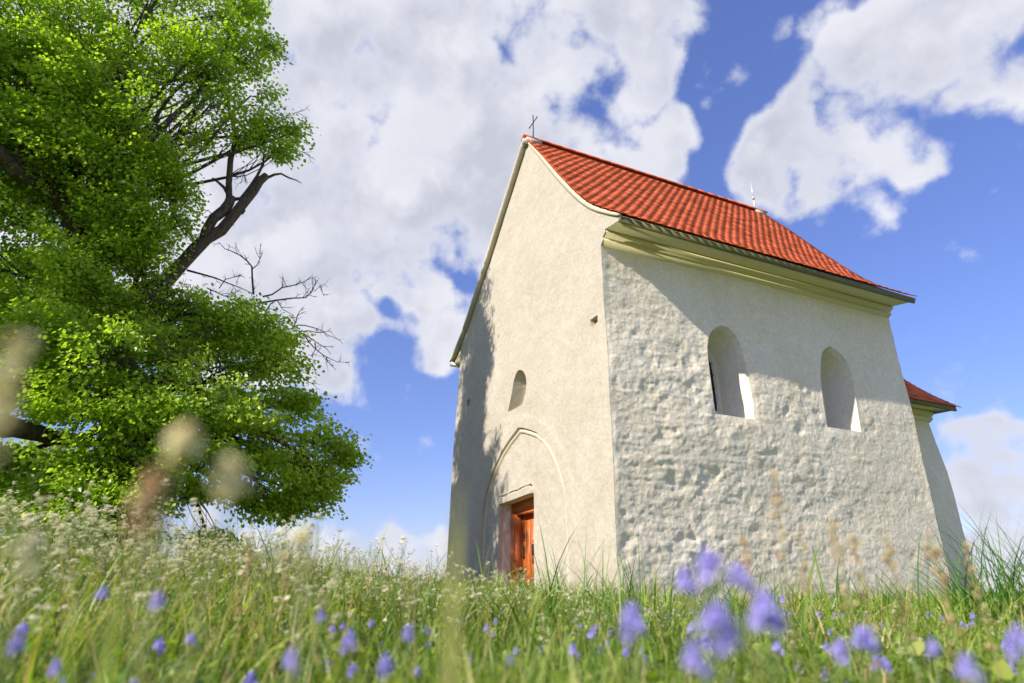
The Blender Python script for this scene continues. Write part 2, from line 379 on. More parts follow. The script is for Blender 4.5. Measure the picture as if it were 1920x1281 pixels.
# the batter maps u slightly; measured outlines are world x, so invert the map
def inv_u(p):
    p = np.array(p, float); z = np.clip(p[:, 1], -1, 5.95)
    br = np.interp(z, [-.5, 2.4, 3.6, 4.6, 5.95], [.10, .085, .07, .02, 0.]); bl = np.interp(z, [-.5, .7, 3.45, 4.9, 5.9], [.32, .31, .27, .14, .07])
    f = (p[:, 0]+W+bl)/(W+bl+br); q = p.copy(); q[:, 0] = f*W-W; return q
def build_front():
    out = np.array(front_out)
    holes = [ccw([tuple(q) for q in inv_u(h)]) for h in (arch_d, fn_d, dens(h1, .05), dens(h2, .05))]
    pv, T, lp = region(front_out, holes, .045)
    P = wall_point('front', pv[:, 0], pv[:, 1])
    # plaster band round the portal: a faint raised strip outside the arch
    A = np.array([tuple(q) for q in inv_u(arch_d)])
    dmin = np.full(len(pv), 9.)
    for s_ in range(0, len(A)): dmin = np.minimum(dmin, np.hypot(pv[:, 0]-A[s_, 0], pv[:, 1]-A[s_, 1]))
    P[:, 1] -= .014*np.clip((.27-dmin)/.03, 0, 1)
    walls.add(P, T)
    return P, lp
P, lp = build_front()
archrim, nrim, h1rim, h2rim = [P[np.array(i)] for i in lp[1:5]]
# facade window niche
c = nrim.mean(0)
def ringf(rim, dy, s, base=None, lift=0.):
    q = rim.copy(); c = rim.mean(0); q[:, 0] = c[0]+(q[:, 0]-c[0])*s; q[:, 2] = c[2]+(q[:, 2]-c[2])*s + lift; q[:, 1] = (base if base is not None else q[:, 1]) + dy; return q
r1 = ringf(nrim, .03, .97, 0.); r2 = ringf(nrim, .18, .80, 0., .03); r3 = ringf(nrim, .42, .62, 0., .06); r3b = ringf(nrim, .43, .02, 0., .06)
r2 += .008*fbm(r2*6, 2)[:, None]; r3 += .02*fbm(r3*6, 2)[:, None]
niche(walls, nrim, [r1, r2, r3, r3b])
for rim in (h1rim, h2rim):
    niche(walls, rim, [ringf(rim, .02, .97, 0.), ringf(rim, .22, .9, 0.), ringf(rim, .22, .01, 0.)])
# portal: rolled arch moulding, recessed tympanum, door opening
_c2 = rim0 = None
def offs(rim, s, y):
    q = rim.copy(); a_ = np.roll(rim, 1, 0); b_2 = np.roll(rim, -1, 0); t_ = (b_2-a_)[:, [0, 2]]; t_ /= np.linalg.norm(t_, axis=1)[:, None]+1e-9
    nn_ = np.stack([-t_[:, 1], t_[:, 0]], 1); cc_ = np.array([-3.38, 1.2])
    if (nn_*(cc_-rim[:, [0, 2]])).sum() < 0: nn_ = -nn_
    lo_ = rim[:, 2] < -.42
    q[:, 0] += np.where(lo_, np.sign(cc_[0]-rim[:, 0])*np.minimum(s, np.abs(cc_[0]-rim[:, 0])), nn_[:, 0]*s); q[:, 2] += np.where(lo_, 0, nn_[:, 1]*s); q[:, 1] = y; return q
def offs_old(rim, s, y):
    c = np.array([-3.38, 0, 1.2]); q = rim.copy(); d = q - c; ln = np.hypot(d[:, 0], d[:, 2]); k = (ln - s)/ln
    q[:, 0] = c[0] + d[:, 0]*k; q[:, 2] = np.where(q[:, 2] > -.45, c[2] + d[:, 2]*k, q[:, 2]); q[:, 1] = y; return q
roll = [offs(archrim, .004, .02), offs(archrim, .012, .05), offs(archrim, .028, .05), offs(archrim, .042, .012), offs(archrim, .065, -.002), offs(archrim, .09, -.002), offs(archrim, .11, .02), offs(archrim, .125, .045), offs(archrim, .14, .045)]
niche(smooth_part, archrim, roll)
inner = [tuple(q) for q in roll[-1][:, [0, 2]]]
door_o = dens([(-4.42, -.5), (-2.80, -.5), (-2.82, 1.845), (-4.37, 1.775)], .06)
ledge = dens([(-4.43, 1.93), (-2.86, 2.01), (-2.86, 2.035), (-3.4, 2.02), (-4.1, 1.975), (-4.43, 1.95)], .05)
inner_c = [q for i, q in enumerate(ccw(inner))]
pv, T, lpp = region(inner_c, [ccw(door_o)], .045)
TP = np.stack([pv[:, 0], np.full(len(pv), .045), pv[:, 1]], -1)
nn = .006*fbm(TP*2.3+3, 3) + .003*fbm(TP*9, 3)
TP[:, 1] += nn
# lintel: everything below the ledge line and near the door is built out a little
zl = 1.94 + (pv[:, 0]+4.43)*.05
lin = (pv[:, 0] > -4.46) & (pv[:, 0] < -2.85) & (pv[:, 1] < zl)
TP[:, 1] -= .055*lin
walls.add(TP, T)
dr = TP[np.array(lpp[1])]
niche(walls, dr, [np.stack([dr[:, 0], dr[:, 1]*0+.07, dr[:, 2]], -1)])
# --- right wall
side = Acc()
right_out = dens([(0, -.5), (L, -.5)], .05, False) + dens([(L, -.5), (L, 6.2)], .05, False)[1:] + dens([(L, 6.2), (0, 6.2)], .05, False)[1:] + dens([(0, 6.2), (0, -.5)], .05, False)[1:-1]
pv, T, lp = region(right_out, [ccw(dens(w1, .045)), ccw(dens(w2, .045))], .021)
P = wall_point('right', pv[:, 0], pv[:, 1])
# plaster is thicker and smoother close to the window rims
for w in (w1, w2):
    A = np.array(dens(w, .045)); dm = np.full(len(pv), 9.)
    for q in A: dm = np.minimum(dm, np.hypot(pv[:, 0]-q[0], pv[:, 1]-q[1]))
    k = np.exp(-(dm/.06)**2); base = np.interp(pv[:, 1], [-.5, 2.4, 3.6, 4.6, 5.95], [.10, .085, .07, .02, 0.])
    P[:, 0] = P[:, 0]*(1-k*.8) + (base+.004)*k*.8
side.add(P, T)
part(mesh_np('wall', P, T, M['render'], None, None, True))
rims = [P[np.array(i)] for i in lp[1:3]]
backs = []
for rim, cy, hw in ((rims[0], 2.58, .325), (rims[1], 5.41, .34)):
    yc = (rim[:, 1].max()+rim[:, 1].min())/2; hwid = (rim[:, 1].max()-rim[:, 1].min())/2; z0 = rim[:, 2].min(); z1 = rim[:, 2].max()
    def rr(d, s, zs0, zs1, cy2):
        q = rim.copy(); t = (q[:, 2]-z0)/(z1-z0); q[:, 1] = cy2 + (q[:, 1]-yc)*s; q[:, 2] = z0+zs0 + t*((z1-z0)+zs1-zs0); q[:, 0] = d; return q
    sI = hw/hwid
    mid_c = lambda f: yc + (cy-yc)*f
    A_ = rr(.035, .985, .005, -.01, mid_c(0)); B_ = rr(-.1, 1-(1-sI)*.2, .03, -.05, mid_c(.2)); C_ = rr(-.3, 1-(1-sI)*.6, .09, -.15, mid_c(.6)); D_ = rr(-.5, sI, .16, -.26, mid_c(1))
    for q in (B_, C_, D_): q += .007*fbm(q*2.5, 2)[:, None]
    D_[:, 0] = -.5
    a = Acc(); niche(a, rim, [A_, B_, C_, D_]); backs.append(D_); part(mesh_np('window_reveal', np.concatenate(a.V), np.concatenate(a.F[4]), M['reveal'], None, None, True))
# --- left and back walls
pv, T, lp = region(dens([(0, -.5), (L, -.5), (L, 6.3), (0, 6.3)], .12), [], .12)
walls.add(wall_point('left', pv[:, 0], pv[:, 1]), T[:, ::-1])
bw = [(.1, -.5), (-W-.3, -.5), (-W-.07, 5.9)] + [(x, float(rooftop(np.array(x)))-.06) for x in np.linspace(-W+.02, -.02, 30)] + [(0, 5.95)]
walls_b = MB(); walls_b.add([(x, L+.01, z) for x, z in bw], [tuple(range(len(bw)))])
fs = [np.concatenate(f) for f in walls.F.values() if f]
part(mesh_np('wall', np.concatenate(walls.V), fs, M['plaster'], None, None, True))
wb = part(walls_b.build('wall', M['plaster']))
fs = [np.concatenate(f) for f in smooth_part.F.values() if f]
part(mesh_np('portal_arch', np.concatenate(smooth_part.V), fs, M['smooth'], None, None, True))
# putlog hole wood stub
b_ = MB(); b_.box((-.44, .1, 4.475), (-.24, .6, 4.6)); part(b_.build('beam_end', simple('old_beam', (.45, .28, .12), .8, nscale=30, var=.4)))
# --- windows in the right wall
for bk in backs:
    c = bk.mean(0); n = len(bk)
    def rg(s, x): q = bk.copy(); q[:, 1] = c[1]+(q[:, 1]-c[1])*s; q[:, 2] = c[2]+(q[:, 2]-c[2])*(1-(1-s)*.6); q[:, 0] = x; return q
    a = Acc(); niche(a, rg(1.02, -.50), [rg(.86, -.50), rg(.85, -.49), rg(.80, -.49), rg(.78, -.52), rg(.72, -.53)])
    fr = part(mesh_np('window', np.concatenate(a.V), np.concatenate(a.F[4]), M['reveal'])); 
    pane = mesh_np('pane', rg(.75, -.535), np.arange(n)[None], M['glass']); pane.parent = fr
    g = MB()
    y0, y1 = c[1]-.17, c[1]+.17; z0, z1 = bk[:, 2].min()+.12, bk[:, 2].max()-.2
    for f in (.2, .5, .8): g.tube([(-.5, y0+(y1-y0)*f, z0), (-.5, y0+(y1-y0)*f, z1)], .008, 6)
    for f in (.15, .4, .65, .88): g.tube([(-.5, y0-.04, z0+(z1-z0)*f), (-.5, y1+.04, z0+(z1-z0)*f)], .007, 6)
    gg = g.build('window_bar', M['iron']); gg.parent = fr
# --- door: stone jambs, wooden frame, plank leaf
b_ = MB()
def jamb(mb, x, sgn):
    ys = np.linspace(.07, .30, 10); zs = np.linspace(-.5, 1.9, 70); V = []; F = []
    for y in ys:
        for z in zs:
            k = math.sin(PI*(y-.07)/.23)**.5 if .07 < y < .30 else 0
            V.append((x + sgn*(-.0 + k*(.012 + .028*float(fbm(np.array([y*7, z*5., 1.]), 3)))), y, z))
    nz = len(zs)
    for i in range(len(ys)-1):
        for j in range(nz-1): F.append((i*nz+j, (i+1)*nz+j, (i+1)*nz+j+1, i*nz+j+1))
    mb.add(V, F)
jamb(b_, -4.40, 1); part(b_.build('door_jamb', M['stone'], smooth=True))
b_ = MB(); jamb(b_, -2.81, -1); part(b_.build('door_jamb', M['smooth'], smooth=True))
b_ = MB(); V = [(-4.45, .06, 1.772), (-2.75, .06, 1.848), (-2.75, .45, 1.875), (-4.45, .45, 1.80)]
b_.add(V + [(x, y, z+.12) for x, y, z in V], [(0, 3, 2, 1), (4, 5, 6, 7)]); part(b_.build('lintel', simple('lintel_board', (.66, .56, .40), .8, nscale=14, var=.2, stretch=(.6, 8, 8))))
b_ = MB(); lx = np.linspace(0, 1, 24); b_.tube([(-4.45+1.6*t, -.012+.004*math.sin(t*23), 1.945+.08*t+.006*math.sin(t*17)) for t in lx], .019, 7, wob=.25); part(b_.build('lintel_drip', M['plaster'], smooth=True))
b_ = MB()
for x0, x1 in ((-4.46, -4.28), (-2.93, -2.75)): b_.box((x0, .28, -.3), (x1, .50, 1.84))
b_.box((-4.279, .283, 1.62), (-2.931, .497, 1.84)); b_.box((-4.27, .30, -.3), (-4.20, .495, 1.615)); b_.box((-3.0, .30, -.3), (-2.935, .495, 1.615)); b_.box((-4.195, .303, 1.55), (-3.005, .49, 1.612))
dfr = part(b_.build('door_frame', M['wood']))
b_ = MB(); x = -4.24
for i, w in enumerate((.20, .21, .19, .22, .2, .2)):
    b_.box((x+.003, .455 + .004*(i % 2), -.2), (x+w-.003, .52, 1.60)); x += w
door = part(b_.build('door', M['wood']))
b_ = MB(); b_.box((-3.62, .40, .55), (-3.36, .454, 1.02)); b_.box((-3.60, .385, .6), (-3.38, .399, .97)); o = b_.build('door_panel', M['wood']); o.parent = door
b_ = MB(); b_.box((-4.12, .443, 1.02), (-4.07, .453, 1.16)); b_.box((-4.125, .443, .66), (-4.065, .453, .92)); b_.tube([(-4.09, .44, .86), (-4.09, .39, .85), (-4.09, .38, .78), (-4.09, .39, .70), (-4.09, .44, .69)], .011, 6)
b2_ = MB(); b2_.box((-3.585, .374, .72), (-3.40, .384, .93)); o = b2_.build('letter_plate', M['iron']); o.parent = door
o = b_.build('door_handle', M['iron']); o.parent = door
b_ = MB(); b_.box((-4.6, -.35, -.3), (-2.7, .5, -.03)); part(b_.build('doorstep', M['mortar']))

# --- cornice along both eaves
CP = [(-.15, 5.9), (-.02, 5.93), (.0, 5.94), (.035, 5.97), (.05, 6.0), (.05, 6.02), (.02, 6.025), (.02, 6.05), (.035, 6.075), (.07, 6.095), (.11, 6.11), (.115, 6.135), (.09, 6.14), (.09, 6.155), (.115, 6.175), (.13, 6.185)]
# lower mouldings step outward, the boarded soffit runs up to the fascia
CPr = [(-.2, 5.86), (-.01, 5.865), (.045, 5.90), (.085, 5.935), (.09, 5.965), (.07, 5.97), (.072, 6.00), (.12, 6.03), (.16, 6.06), (.165, 6.085), (.145, 6.09), (.147, 6.105)]
yn0, yn1 = -.012, L+.01
CPr = [(x, z+.05) for x, z in CPr]
prof = CPr + [(.145, 6.24), (-.2, 6.32)]
b_ = MB(); b_.prism(prof, yn0+.03, yn1); part(b_.build('cornice', M['board']))
sof = [(.10, 6.10), (.17, 6.095), (.50, 6.055), (.50, 6.075), (.17, 6.115), (.10, 6.13)]
sof = [(.08, 6.158), (.18, 6.158), (.60, 6.09), (.60, 6.12), (.2, 6.25), (.08, 6.25)]
b_ = MB(); b_.prism(sof, yn0+.03, yn1); part(b_.build('soffit', M['board']))
b_ = MB(); b_.prism([(.601, 6.05), (.642, 6.05), (.642, 6.165), (.601, 6.19)], yn0+.01, yn1+.03); part(b_.build('fascia', M['fascia']))
# left eave: plain board soffit and zinc box gutter
b_ = MB(); b_.prism([(-7.2, 5.98), (-7.38, 5.98), (-7.5, 6.03), (-7.9, 6.1), (-7.9, 6.18), (-7.2, 6.5)], -.0, yn1); part(b_.build('soffit', M['board']))
b_ = MB(); b_.prism([(-7.92, 6.02), (-8.06, 6.05), (-8.08, 6.16), (-7.92, 6.16)], -.09, yn1+.1); part(b_.build('gutter', M['gutter']))

# --- roof: boarding, verge bands, tiles, ridge
def offcurve(Cv, d):
    T_ = np.gradient(Cv, axis=0); T_ /= np.linalg.norm(T_, axis=1)[:, None]; n_ = np.stack([-T_[:, 1], T_[:, 0]], 1)
    if n_[:, 1].mean() < 0: n_ = -n_
    return Cv + n_*(np.asarray(d)[:, None] if np.ndim(d) else d)
def band(mb, Cv, d0, d1, y0, y1):
    A, B = offcurve(Cv, d0), offcurve(Cv, d1); n = len(Cv); V = []; F = []
    for a, b2 in zip(A, B): V += [(a[0], y0, a[1]), (b2[0], y0, b2[1]), (b2[0], y1, b2[1]), (a[0], y1, a[1])]
    for i in range(n-1):
        for k in range(4): F.append((i*4+k, i*4+(k+1) % 4, i*4+4+(k+1) % 4, i*4+4+k))
    F += [(3, 2, 1, 0), tuple((n-1)*4+k for k in range(4))]
    mb.add(V, F)
b_ = MB()
for Cv in (RC[4:], LC): band(b_, Cv, -.10, -.035, .04, L+.06)
part(b_.build('roof_boarding', M['board']))
for Cv, y0, wd_ in ((RC, -.035, .075), (LC, -.13, .045)):
    b_ = MB(); tt_ = np.linspace(0, 1, len(Cv)-1); band(b_, Cv[:-1], -(.045 + wd_*np.sin(tt_*PI)**.6), -.008, y0, .02); part(b_.build('verge_band', M['smooth']))
    b_ = MB(); band(b_, Cv, -.10, -.03, L+.081, L+.10); part(b_.build('verge_band', M['smooth']))
b_ = MB(); b_.prism([(-3.13, 10.36), (-3.03, 10.36), (-3.02, 10.47), (-3.08, 10.52), (-3.14, 10.47)], -.128, .0); part(b_.build('apex_stone', M['smooth']))

def tiles(mb, Cv, y0, y1, wid=.21, expo=.150, th=.014, seed=1):
    rs = random.Random(seed)
    s = np.r_[0, np.cumsum(np.linalg.norm(np.diff(Cv, axis=0), axis=1))]; Lc = s[-1]
    def pos(t): return np.array([np.interp(t, s, Cv[:, 0]), np.interp(t, s, Cv[:, 1])])
    rows = int((Lc-.05)/expo)+1
    for r in range(rows):
        t0 = r*expo + .005; t1 = min(t0 + expo*2.1, Lc-.02)
        a = pos(max(t0, 0)); b2 = pos(t1); d = (b2-a)/np.linalg.norm(b2-a)
        nrm = np.array([-d[1], d[0]]);
        if nrm[1] < 0: nrm = -nrm
        if t0 < 0: a = a + d*t0
        ln = np.linalg.norm(b2-a); off = (r % 2)*wid/2
        k = int(math.ceil((y1-y0)/wid))+1
        for c_ in range(k):
            ya = y0 + c_*wid - off + .003; yb = ya + wid - .006
            clip = [max(ya, y0), min(yb, y1)]
            if clip[1]-clip[0] < .03: continue
            ya, yb = clip; rt = rs.uniform(0, 1); lift = rs.uniform(-.003, .004); sl = rs.uniform(-.006, .006); tw = rs.uniform(-.003, .003)
            full = (yb-ya) > wid*.9
            h0 = .027+lift; h1_ = .006
            out = []
            nb = 8
            for i in range(nb+1):      # rounded lower edge
                f = i/nb; yy = ya + (yb-ya)*f; cut = .048*(abs(2*f-1)**2.2) if full else .01
                out.append((yy, cut+sl))
            poly = out + [(yb, ln), (ya, ln)]
            V = []
            for top_ in (1, 0):
                for yy, q in poly:
                    h = h0 + (h1_-h0)*q/ln + (0 if top_ else -th) + tw*((yy-ya)/wid-.5)*2
                    p_ = a + d*q + nrm*h; V.append((p_[0], yy, p_[1]))
            n = len(poly)
            F = [tuple(range(n)), tuple(range(n, 2*n))[::-1]] + [(i, n+i, n+(i+1) % n, (i+1) % n) for i in range(n-1)]
            mb.add(V, F, rt)
b_ = MB(); tiles(b_, RC, -.05, L+.12, seed=3); tiles(b_, LC, -.08, L+.12, seed=4)
roof = part(b_.build('roof', M['tile']))
b_ = MB(); y = -.12; i = 0
while y < L+.08:
    ln = .36; V = []; nseg = 8; tl = .02
    for yy, lf in ((y, .022), (y+ln+.03, 0.)):
        for rr_ in (.115, .098):
            for k in range(nseg+1):
                w = PI*k/nseg; V.append((-3.08+math.cos(w)*rr_*1.1, yy, 10.49+lf+math.sin(w)*rr_*.95))
    q = nseg+1
    F = [(k, k+1, 2*q+k+1, 2*q+k) for k in range(nseg)] + [(q+k+1, q+k, 3*q+k, 3*q+k+1) for k in range(nseg)] + [(k+1, k, q+k, q+k+1) for k in range(nseg)] + [(2*q+k, 2*q+k+1, 3*q+k+1, 3*q+k) for k in range(nseg)] + [(0, 2*q, 3*q, q), (nseg, q+nseg, 3*q+nseg, 2*q+nseg)]
    b_.add(V, F, random.uniform(.1, .6)); y += ln; i += 1
rd = b_.build('ridge', M['tile'], smooth=False); rd.parent = roof
b_ = MB(); b_.prism([(-2.93, 10.36), (-2.955, 10.50), (-3.2, 10.50), (-3.23, 10.36)], -.08, .34); o = b_.build('mortar_bed', M['mortar']); o.parent = roof
b_ = MB(); b_.prism([(-2.93, 10.36), (-2.955, 10.50), (-3.2, 10.50), (-3.23, 10.36)], L-.3, L+.09); o = b_.build('mortar_bed', M['mortar']); o.parent = roof
# cross and lightning rod
b_ = MB(); b_.tube([(-3.08, .16, 10.55), (-3.08, .16, 10.78), (-3.08, .155, 11.33)], [.022, .016, .013], 8); b_.tube([(-3.31, .158, 11.1), (-2.85, .158, 11.105)], .013, 8)
for p_ in ((-3.30, .158, 11.1), (-2.86, .158, 11.105), (-3.08, .155, 11.31)):
    for dx, dz in ((.022, 0), (-.022, 0), (0, .022), (0, -.022)): b_.tube([(p_[0]+dx*.2, p_[1], p_[2]+dz*.2), (p_[0]+dx, p_[1], p_[2]+dz)], [.014, .009], 6)
part(b_.build('cross', M['iron']))
b_ = MB(); b_.tube([(-3.08, 7.48, 10.55), (-3.08, 7.48, 11.0)], .024, 8); b_.tube([(-3.06, 7.44, 10.95), (-3.06, 7.44, 11.5)], [.013, .008], 8); b_.tube([(-3.08, 7.46, 10.93), (-3.06, 7.46, 11.02)], .034, 8)
part(b_.build('lightning_rod', M['steel']))

# --- chancel beyond the nave
CX0, CX1, CY1 = -.78, -6.4, 9.55
ch = Acc(); u = np.linspace(L-.3, CY1, 40); z = np.linspace(-.5, 3.9, 70)
U, Z = np.meshgrid(u, z, indexing='ij')
bat = np.interp(Z, [-.5, 2.5, 3.9], [.16, .1, 0.]); X = CX0 + bat; P = np.stack([X, U + bat*.9*(U-L)/2, Z], -1); P[..., 0] += .012*fbm(P*3, 3) + .02*vn(P*.8)
I = np.arange(U.size).reshape(U.shape); F = np.stack([I[:-1, :-1], I[1:, :-1], I[1:, 1:], I[:-1, 1:]], -1).reshape(-1, 4); ch.add(P.reshape(-1, 3), F)
edge = P[-1]; other = edge.copy(); other[:, 0] = CX1 - (edge[:, 0]-CX0); n = len(z)
ch.add(np.concatenate([edge, other]), [(j, n+j, n+j+1, j+1) for j in range(n-1)])
ot = other.copy(); ot[:, 1] = L-.3; ch.add(np.concatenate([other, ot]), [(j, n+j, n+j+1, j+1) for j in range(n-1)])
part(mesh_np('chancel_wall', np.concatenate(ch.V), np.concatenate(ch.F[4]), M['render'], smooth=True))  # brightened plaster colour lifts this wall out of the nave's shadow
dz = 3.88-5.915; dx = CX0
b_ = MB(); b_.prism([(x+dx, z+dz) for x, z in prof], L-.1, CY1+.03); part(b_.build('chancel_cornice', M['board']))
b_ = MB(); b_.prism([(x+dx, z+dz) for x, z in sof], L-.1, CY1+.03); part(b_.build('chancel_soffit', M['board']))
b_ = MB(); b_.prism([(.601+dx, 6.05+dz), (.642+dx, 6.05+dz), (.642+dx, 6.165+dz), (.601+dx, 6.19+dz)], L-.1, CY1+.05); part(b_.build('chancel_fascia', M['fascia']))
cr = smoothc([(.68+dx, 6.13+dz), (.2+dx, 6.48+dz), (-.15+dx, 6.80+dz), (-.6+dx, 7.25+dz), (-2.81+dx, 9.55+dz)])
cl = cr.copy(); cl[:, 0] = 2*(-3.59) - cr[:, 0]
b_ = MB(); band(b_, cr[4:], -.1, -.03, L, CY1+.1); band(b_, cl, -.1, -.03, L, CY1+.1); part(b_.build('chancel_boarding', M['board']))
b_ = MB(); tiles(b_, cr, L+.02, CY1+.2, seed=9); tiles(b_, cl, L+.02, CY1+.2, seed=10); part(b_.build('chancel_roof', M['tile']))
b_ = MB(); gp = [(cr[i, 0], cr[i, 1]-.06) for i in range(0, 60, 6)] + [(cl[i, 0], cl[i, 1]-.06) for i in range(59, -1, -6)]
b_.add([(x, CY1+.02, z) for x, z in gp], [tuple(range(len(gp)))]); part(b_.build('chancel_gable', M['plaster']))

# ------------------------------------------------------------------ trees
LS = np.array([(0, 0, 0), (-.30, .10, .05), (-.50, .38, .10), (-.36, .74, .07), (0, 1.04, -.10), (.36, .74, .07), (.50, .38, .10), (.30, .10, .05)])
def leaves(C, D, S, tint, name, mat, parent=None, flat=.9):
    """C centres, D tip directions, S sizes; each leaf is a folded heart of three faces a side"""
    n = len(C); D = D/(np.linalg.norm(D, axis=1)[:, None]+1e-9)
    upv = np.stack([rng.normal(0, flat, n), rng.normal(0, flat, n), np.ones(n)*1.0], 1)
    X = np.cross(D, upv); X /= np.linalg.norm(X, axis=1)[:, None]+1e-9; Z = np.cross(X, D)
    V = C[:, None, :] + S[:, None, None]*(LS[None, :, 0, None]*X[:, None] + LS[None, :, 1, None]*D[:, None] + LS[None, :, 2, None]*Z[:, None])
    b0 = (np.arange(n)*8)[:, None]
    F = np.concatenate([b0+np.array([[0, 4, 3, 2]]), b0+np.array([[0, 6, 5, 4]])]); F3 = np.concatenate([b0+np.array([[0, 2, 1]]), b0+np.array([[0, 7, 6]])])
    return mesh_np(name, V.reshape(-1, 3), [F, F3], mat, parent, np.repeat(tint, 8), True)
LOBES = [  # px, py, horizontal distance, radius (m), vertical squash
 (40,40,13,1.5,.9),(170,90,12.6,1.2,.9),(120,-80,13,1.6,.9),(270,20,12.8,1.1,.9),(330,-60,12.6,1.3,.9),(400,30,12.4,.95,.9),(470,20,12.4,.62,.9),(500,85,12.2,.42,.8),(450,110,12.2,.7,.8),
 (350,120,12,1.,.9),(260,150,12,1.05,.9),(470,180,11.8,.55,.8),(400,190,11.8,.75,.8),(320,215,11.6,.9,.8),(200,210,12.2,1.15,.9),(80,180,12.8,1.4,.9),(-60,120,13.2,1.6,.9),
 (495,240,11.7,.45,.7),(545,250,11.7,.34,.8),(520,285,11.7,.32,.8),(465,255,11.7,.42,.8),(255,290,12,1.0,.8),(150,300,12.5,1.0,.8),(340,290,11.8,.55,.8),(30,300,13,1.2,.8),(300,370,11.8,.72,.8),(330,420,11.8,.3,.9),(220,400,12,.7,.8),
 (300,450,11.8,.4,.8),(60,420,13,1.1,.8),(-50,330,13.5,1.6,.9),(250,470,11.9,.5,.7),(130,400,13.6,.8,.8),(10,510,12.4,1.0,.7),(110,520,11.8,.9,.7),(220,560,11.5,.95,.7),(320,575,11.4,.85,.65),(400,600,11.5,.85,.65),(480,605,11.6,.62,.7),
 (440,680,11.3,1.1,.7),(520,640,11.7,.42,.7),(520,690,11.7,.55,.8),(340,680,11,1.15,.7),(230,680,10.9,1.0,.7),(120,640,11.6,1.0,.75),(20,640,12.3,1.0,.8),(-60,700,13,1.3,.9),(60,720,12,.85,.7),
 (560,760,11.7,.6,.7),(480,780,11.3,1.0,.7),(380,790,10.9,1.05,.65),(270,790,10.7,1.1,.65),(170,760,11.2,.9,.7),(600,830,11.7,.55,.7),(635,860,11.8,.36,.8),(560,870,11.5,.72,.7),(460,880,11.3,.8,.7),(590,930,11.7,.42,.8),(620,900,11.8,.35,.8),
 (545,955,11.6,.38,.7),(490,950,11.4,.42,.6),(360,870,11,.85,.6),(250,880,10.9,.85,.7),(150,870,11.2,.6,.5),(180,930,11,.75,.6),(100,940,11,.6,.6),(50,975,11,.42,.6),(230,960,10.8,.7,.5),(140,990,10.8,.6,.5),(320,940,11,.55,.6),(300,1000,11,.6,.5),(390,1015,11.3,.32,.5),(70,1020,10.8,.5,.5),(200,1030,10.8,.6,.5),
 (-40,900,12,.5,.6),(20,860,12,.28,.5),(-50,560,12.5,1,.9),(430,920,11.6,.3,.5),
 (90,330,12.1,.8,.9),(180,330,11.9,.8,.9),(60,250,12.2,.9,.9),(130,470,11.9,.55,.8),(160,180,12,.9,.9),(250,230,11.8,.7,.9),(20,420,12,.7,.9),(380,90,12,.7,.9),(400,140,11.9,.6,.9),(270,500,11.7,.6,.8),(225,480,11.8,.6,.8),(290,555,11.4,.6,.7),(330,545,11.4,.4,.7),(260,430,11.8,.5,.8),(330,350,11.8,.45,.8),(370,250,11.8,.5,.8),(420,230,11.8,.4,.8),(600,880,11.5,.4,.7),(560,920,11.5,.4,.7),(640,850,11.6,.28,.8),(-300,300,13,2.4,.9),(-320,700,13,2.2,.9),(-250,0,13,2.2,.9),(150,200,16,2.2,.9),(100,620,15.5,2.2,.8),(330,650,14.5,1.6,.8)]
tree = empty('linden_tree', tuple(at(215, 1060, 13.2)*[1, 1, 0] + [0, 0, -.05]), 'large old green linden with a broken bare limb, left of the chapel', 'tree')
tb = np.array(tree.location)
C_, D_, S_, T_, tips = [], [], [], [], []
centres = []
for px, py, dd, rad, sq in LOBES:
    dd = dd*(1.07 if px < 430 else 1.13); c = at(px, py, dd); centres.append((c, rad))
    axis = tb + [0, 0, c[2]*.75]
    ncl = int((34 if py < 280 else 42)*rad**2 + 6); 
    v = rng.normal(size=(ncl, 3)); v /= np.linalg.norm(v, axis=1)[:, None]; v[:, 2] = np.abs(v[:, 2])*np.where(rng.random(ncl) < .3, -1, 1)
    rr_ = rad*rng.random(ncl)[:, None]**.42
    cc = c + v*rr_*np.array([1, 1, sq])
    den_ = fbm(cc*.85+4, 3, .6); thr = (-.38 if (py < 300 and px > 150) else -.42) if rad > .5 else -9
    tt_ = -cc[:, 1]/.806; sx = cc[:, 0]-.150*tt_; sz = cc[:, 2]-.577*tt_
    edge_x = np.interp(sz, [-.5, .5, 1.2, 2.2, 3., 4.2, 5.2, 6., 7.4, 8.2], [-5.6, -5.3, -4.4, -4.25, -4.6, -5.0, -5.5, -5.6, -6.0, -7.]) + .35*vn(np.stack([sx*0, sx*0+5, sz*2.2], -1))
    fleck = vn(np.stack([sx*1.5, sz*.9, sx*0+3.3], -1)) + .6*vn(np.stack([sx*3.4, sz*2.2, sx*0+9.1], -1))
    wallside = (sx > -7.75) & (sx < .3) & (sz > -.6) & (sz < 9.5) & (cc[:, 1] < -.5)
    gone = wallside & ((sx > edge_x + .6) | (fleck > np.interp(sx-edge_x, [-2.2, -1.2, .2], [.6, .32, .22])))
    for q, vv, dn_, gn_ in zip(cc, v, den_, gone):
        if dn_ < thr or (gn_ and px > 0): continue
        k = int(rng.integers(52, 90)); g = np.clip(rng.normal(size=(k, 3)), -1.7, 1.7)
        out = q-axis; out[2] *= .4; out /= np.linalg.norm(out)+1e-6
        sp = .12 + .06*rng.random()
        pos = q + g*np.array([sp, sp, sp*.5]) + out*rng.uniform(-.22, .22, (k, 1)); pos[:, 2] -= .25*np.sum((pos[:, :2]-q[:2])**2, 1)
        dr_ = out*.7 + g*np.array([.5, .5, .25]) + np.array([0, 0, -.75])
        C_.append(pos); D_.append(dr_); S_.append(rng.uniform(.042, .082, k)*(1. if dd < 14 else 1.2)); young = rng.random()
        T_.append(np.clip(.22 + .42*young + rng.normal(0, .12, k), 0, 1)); tips.append((q, c))
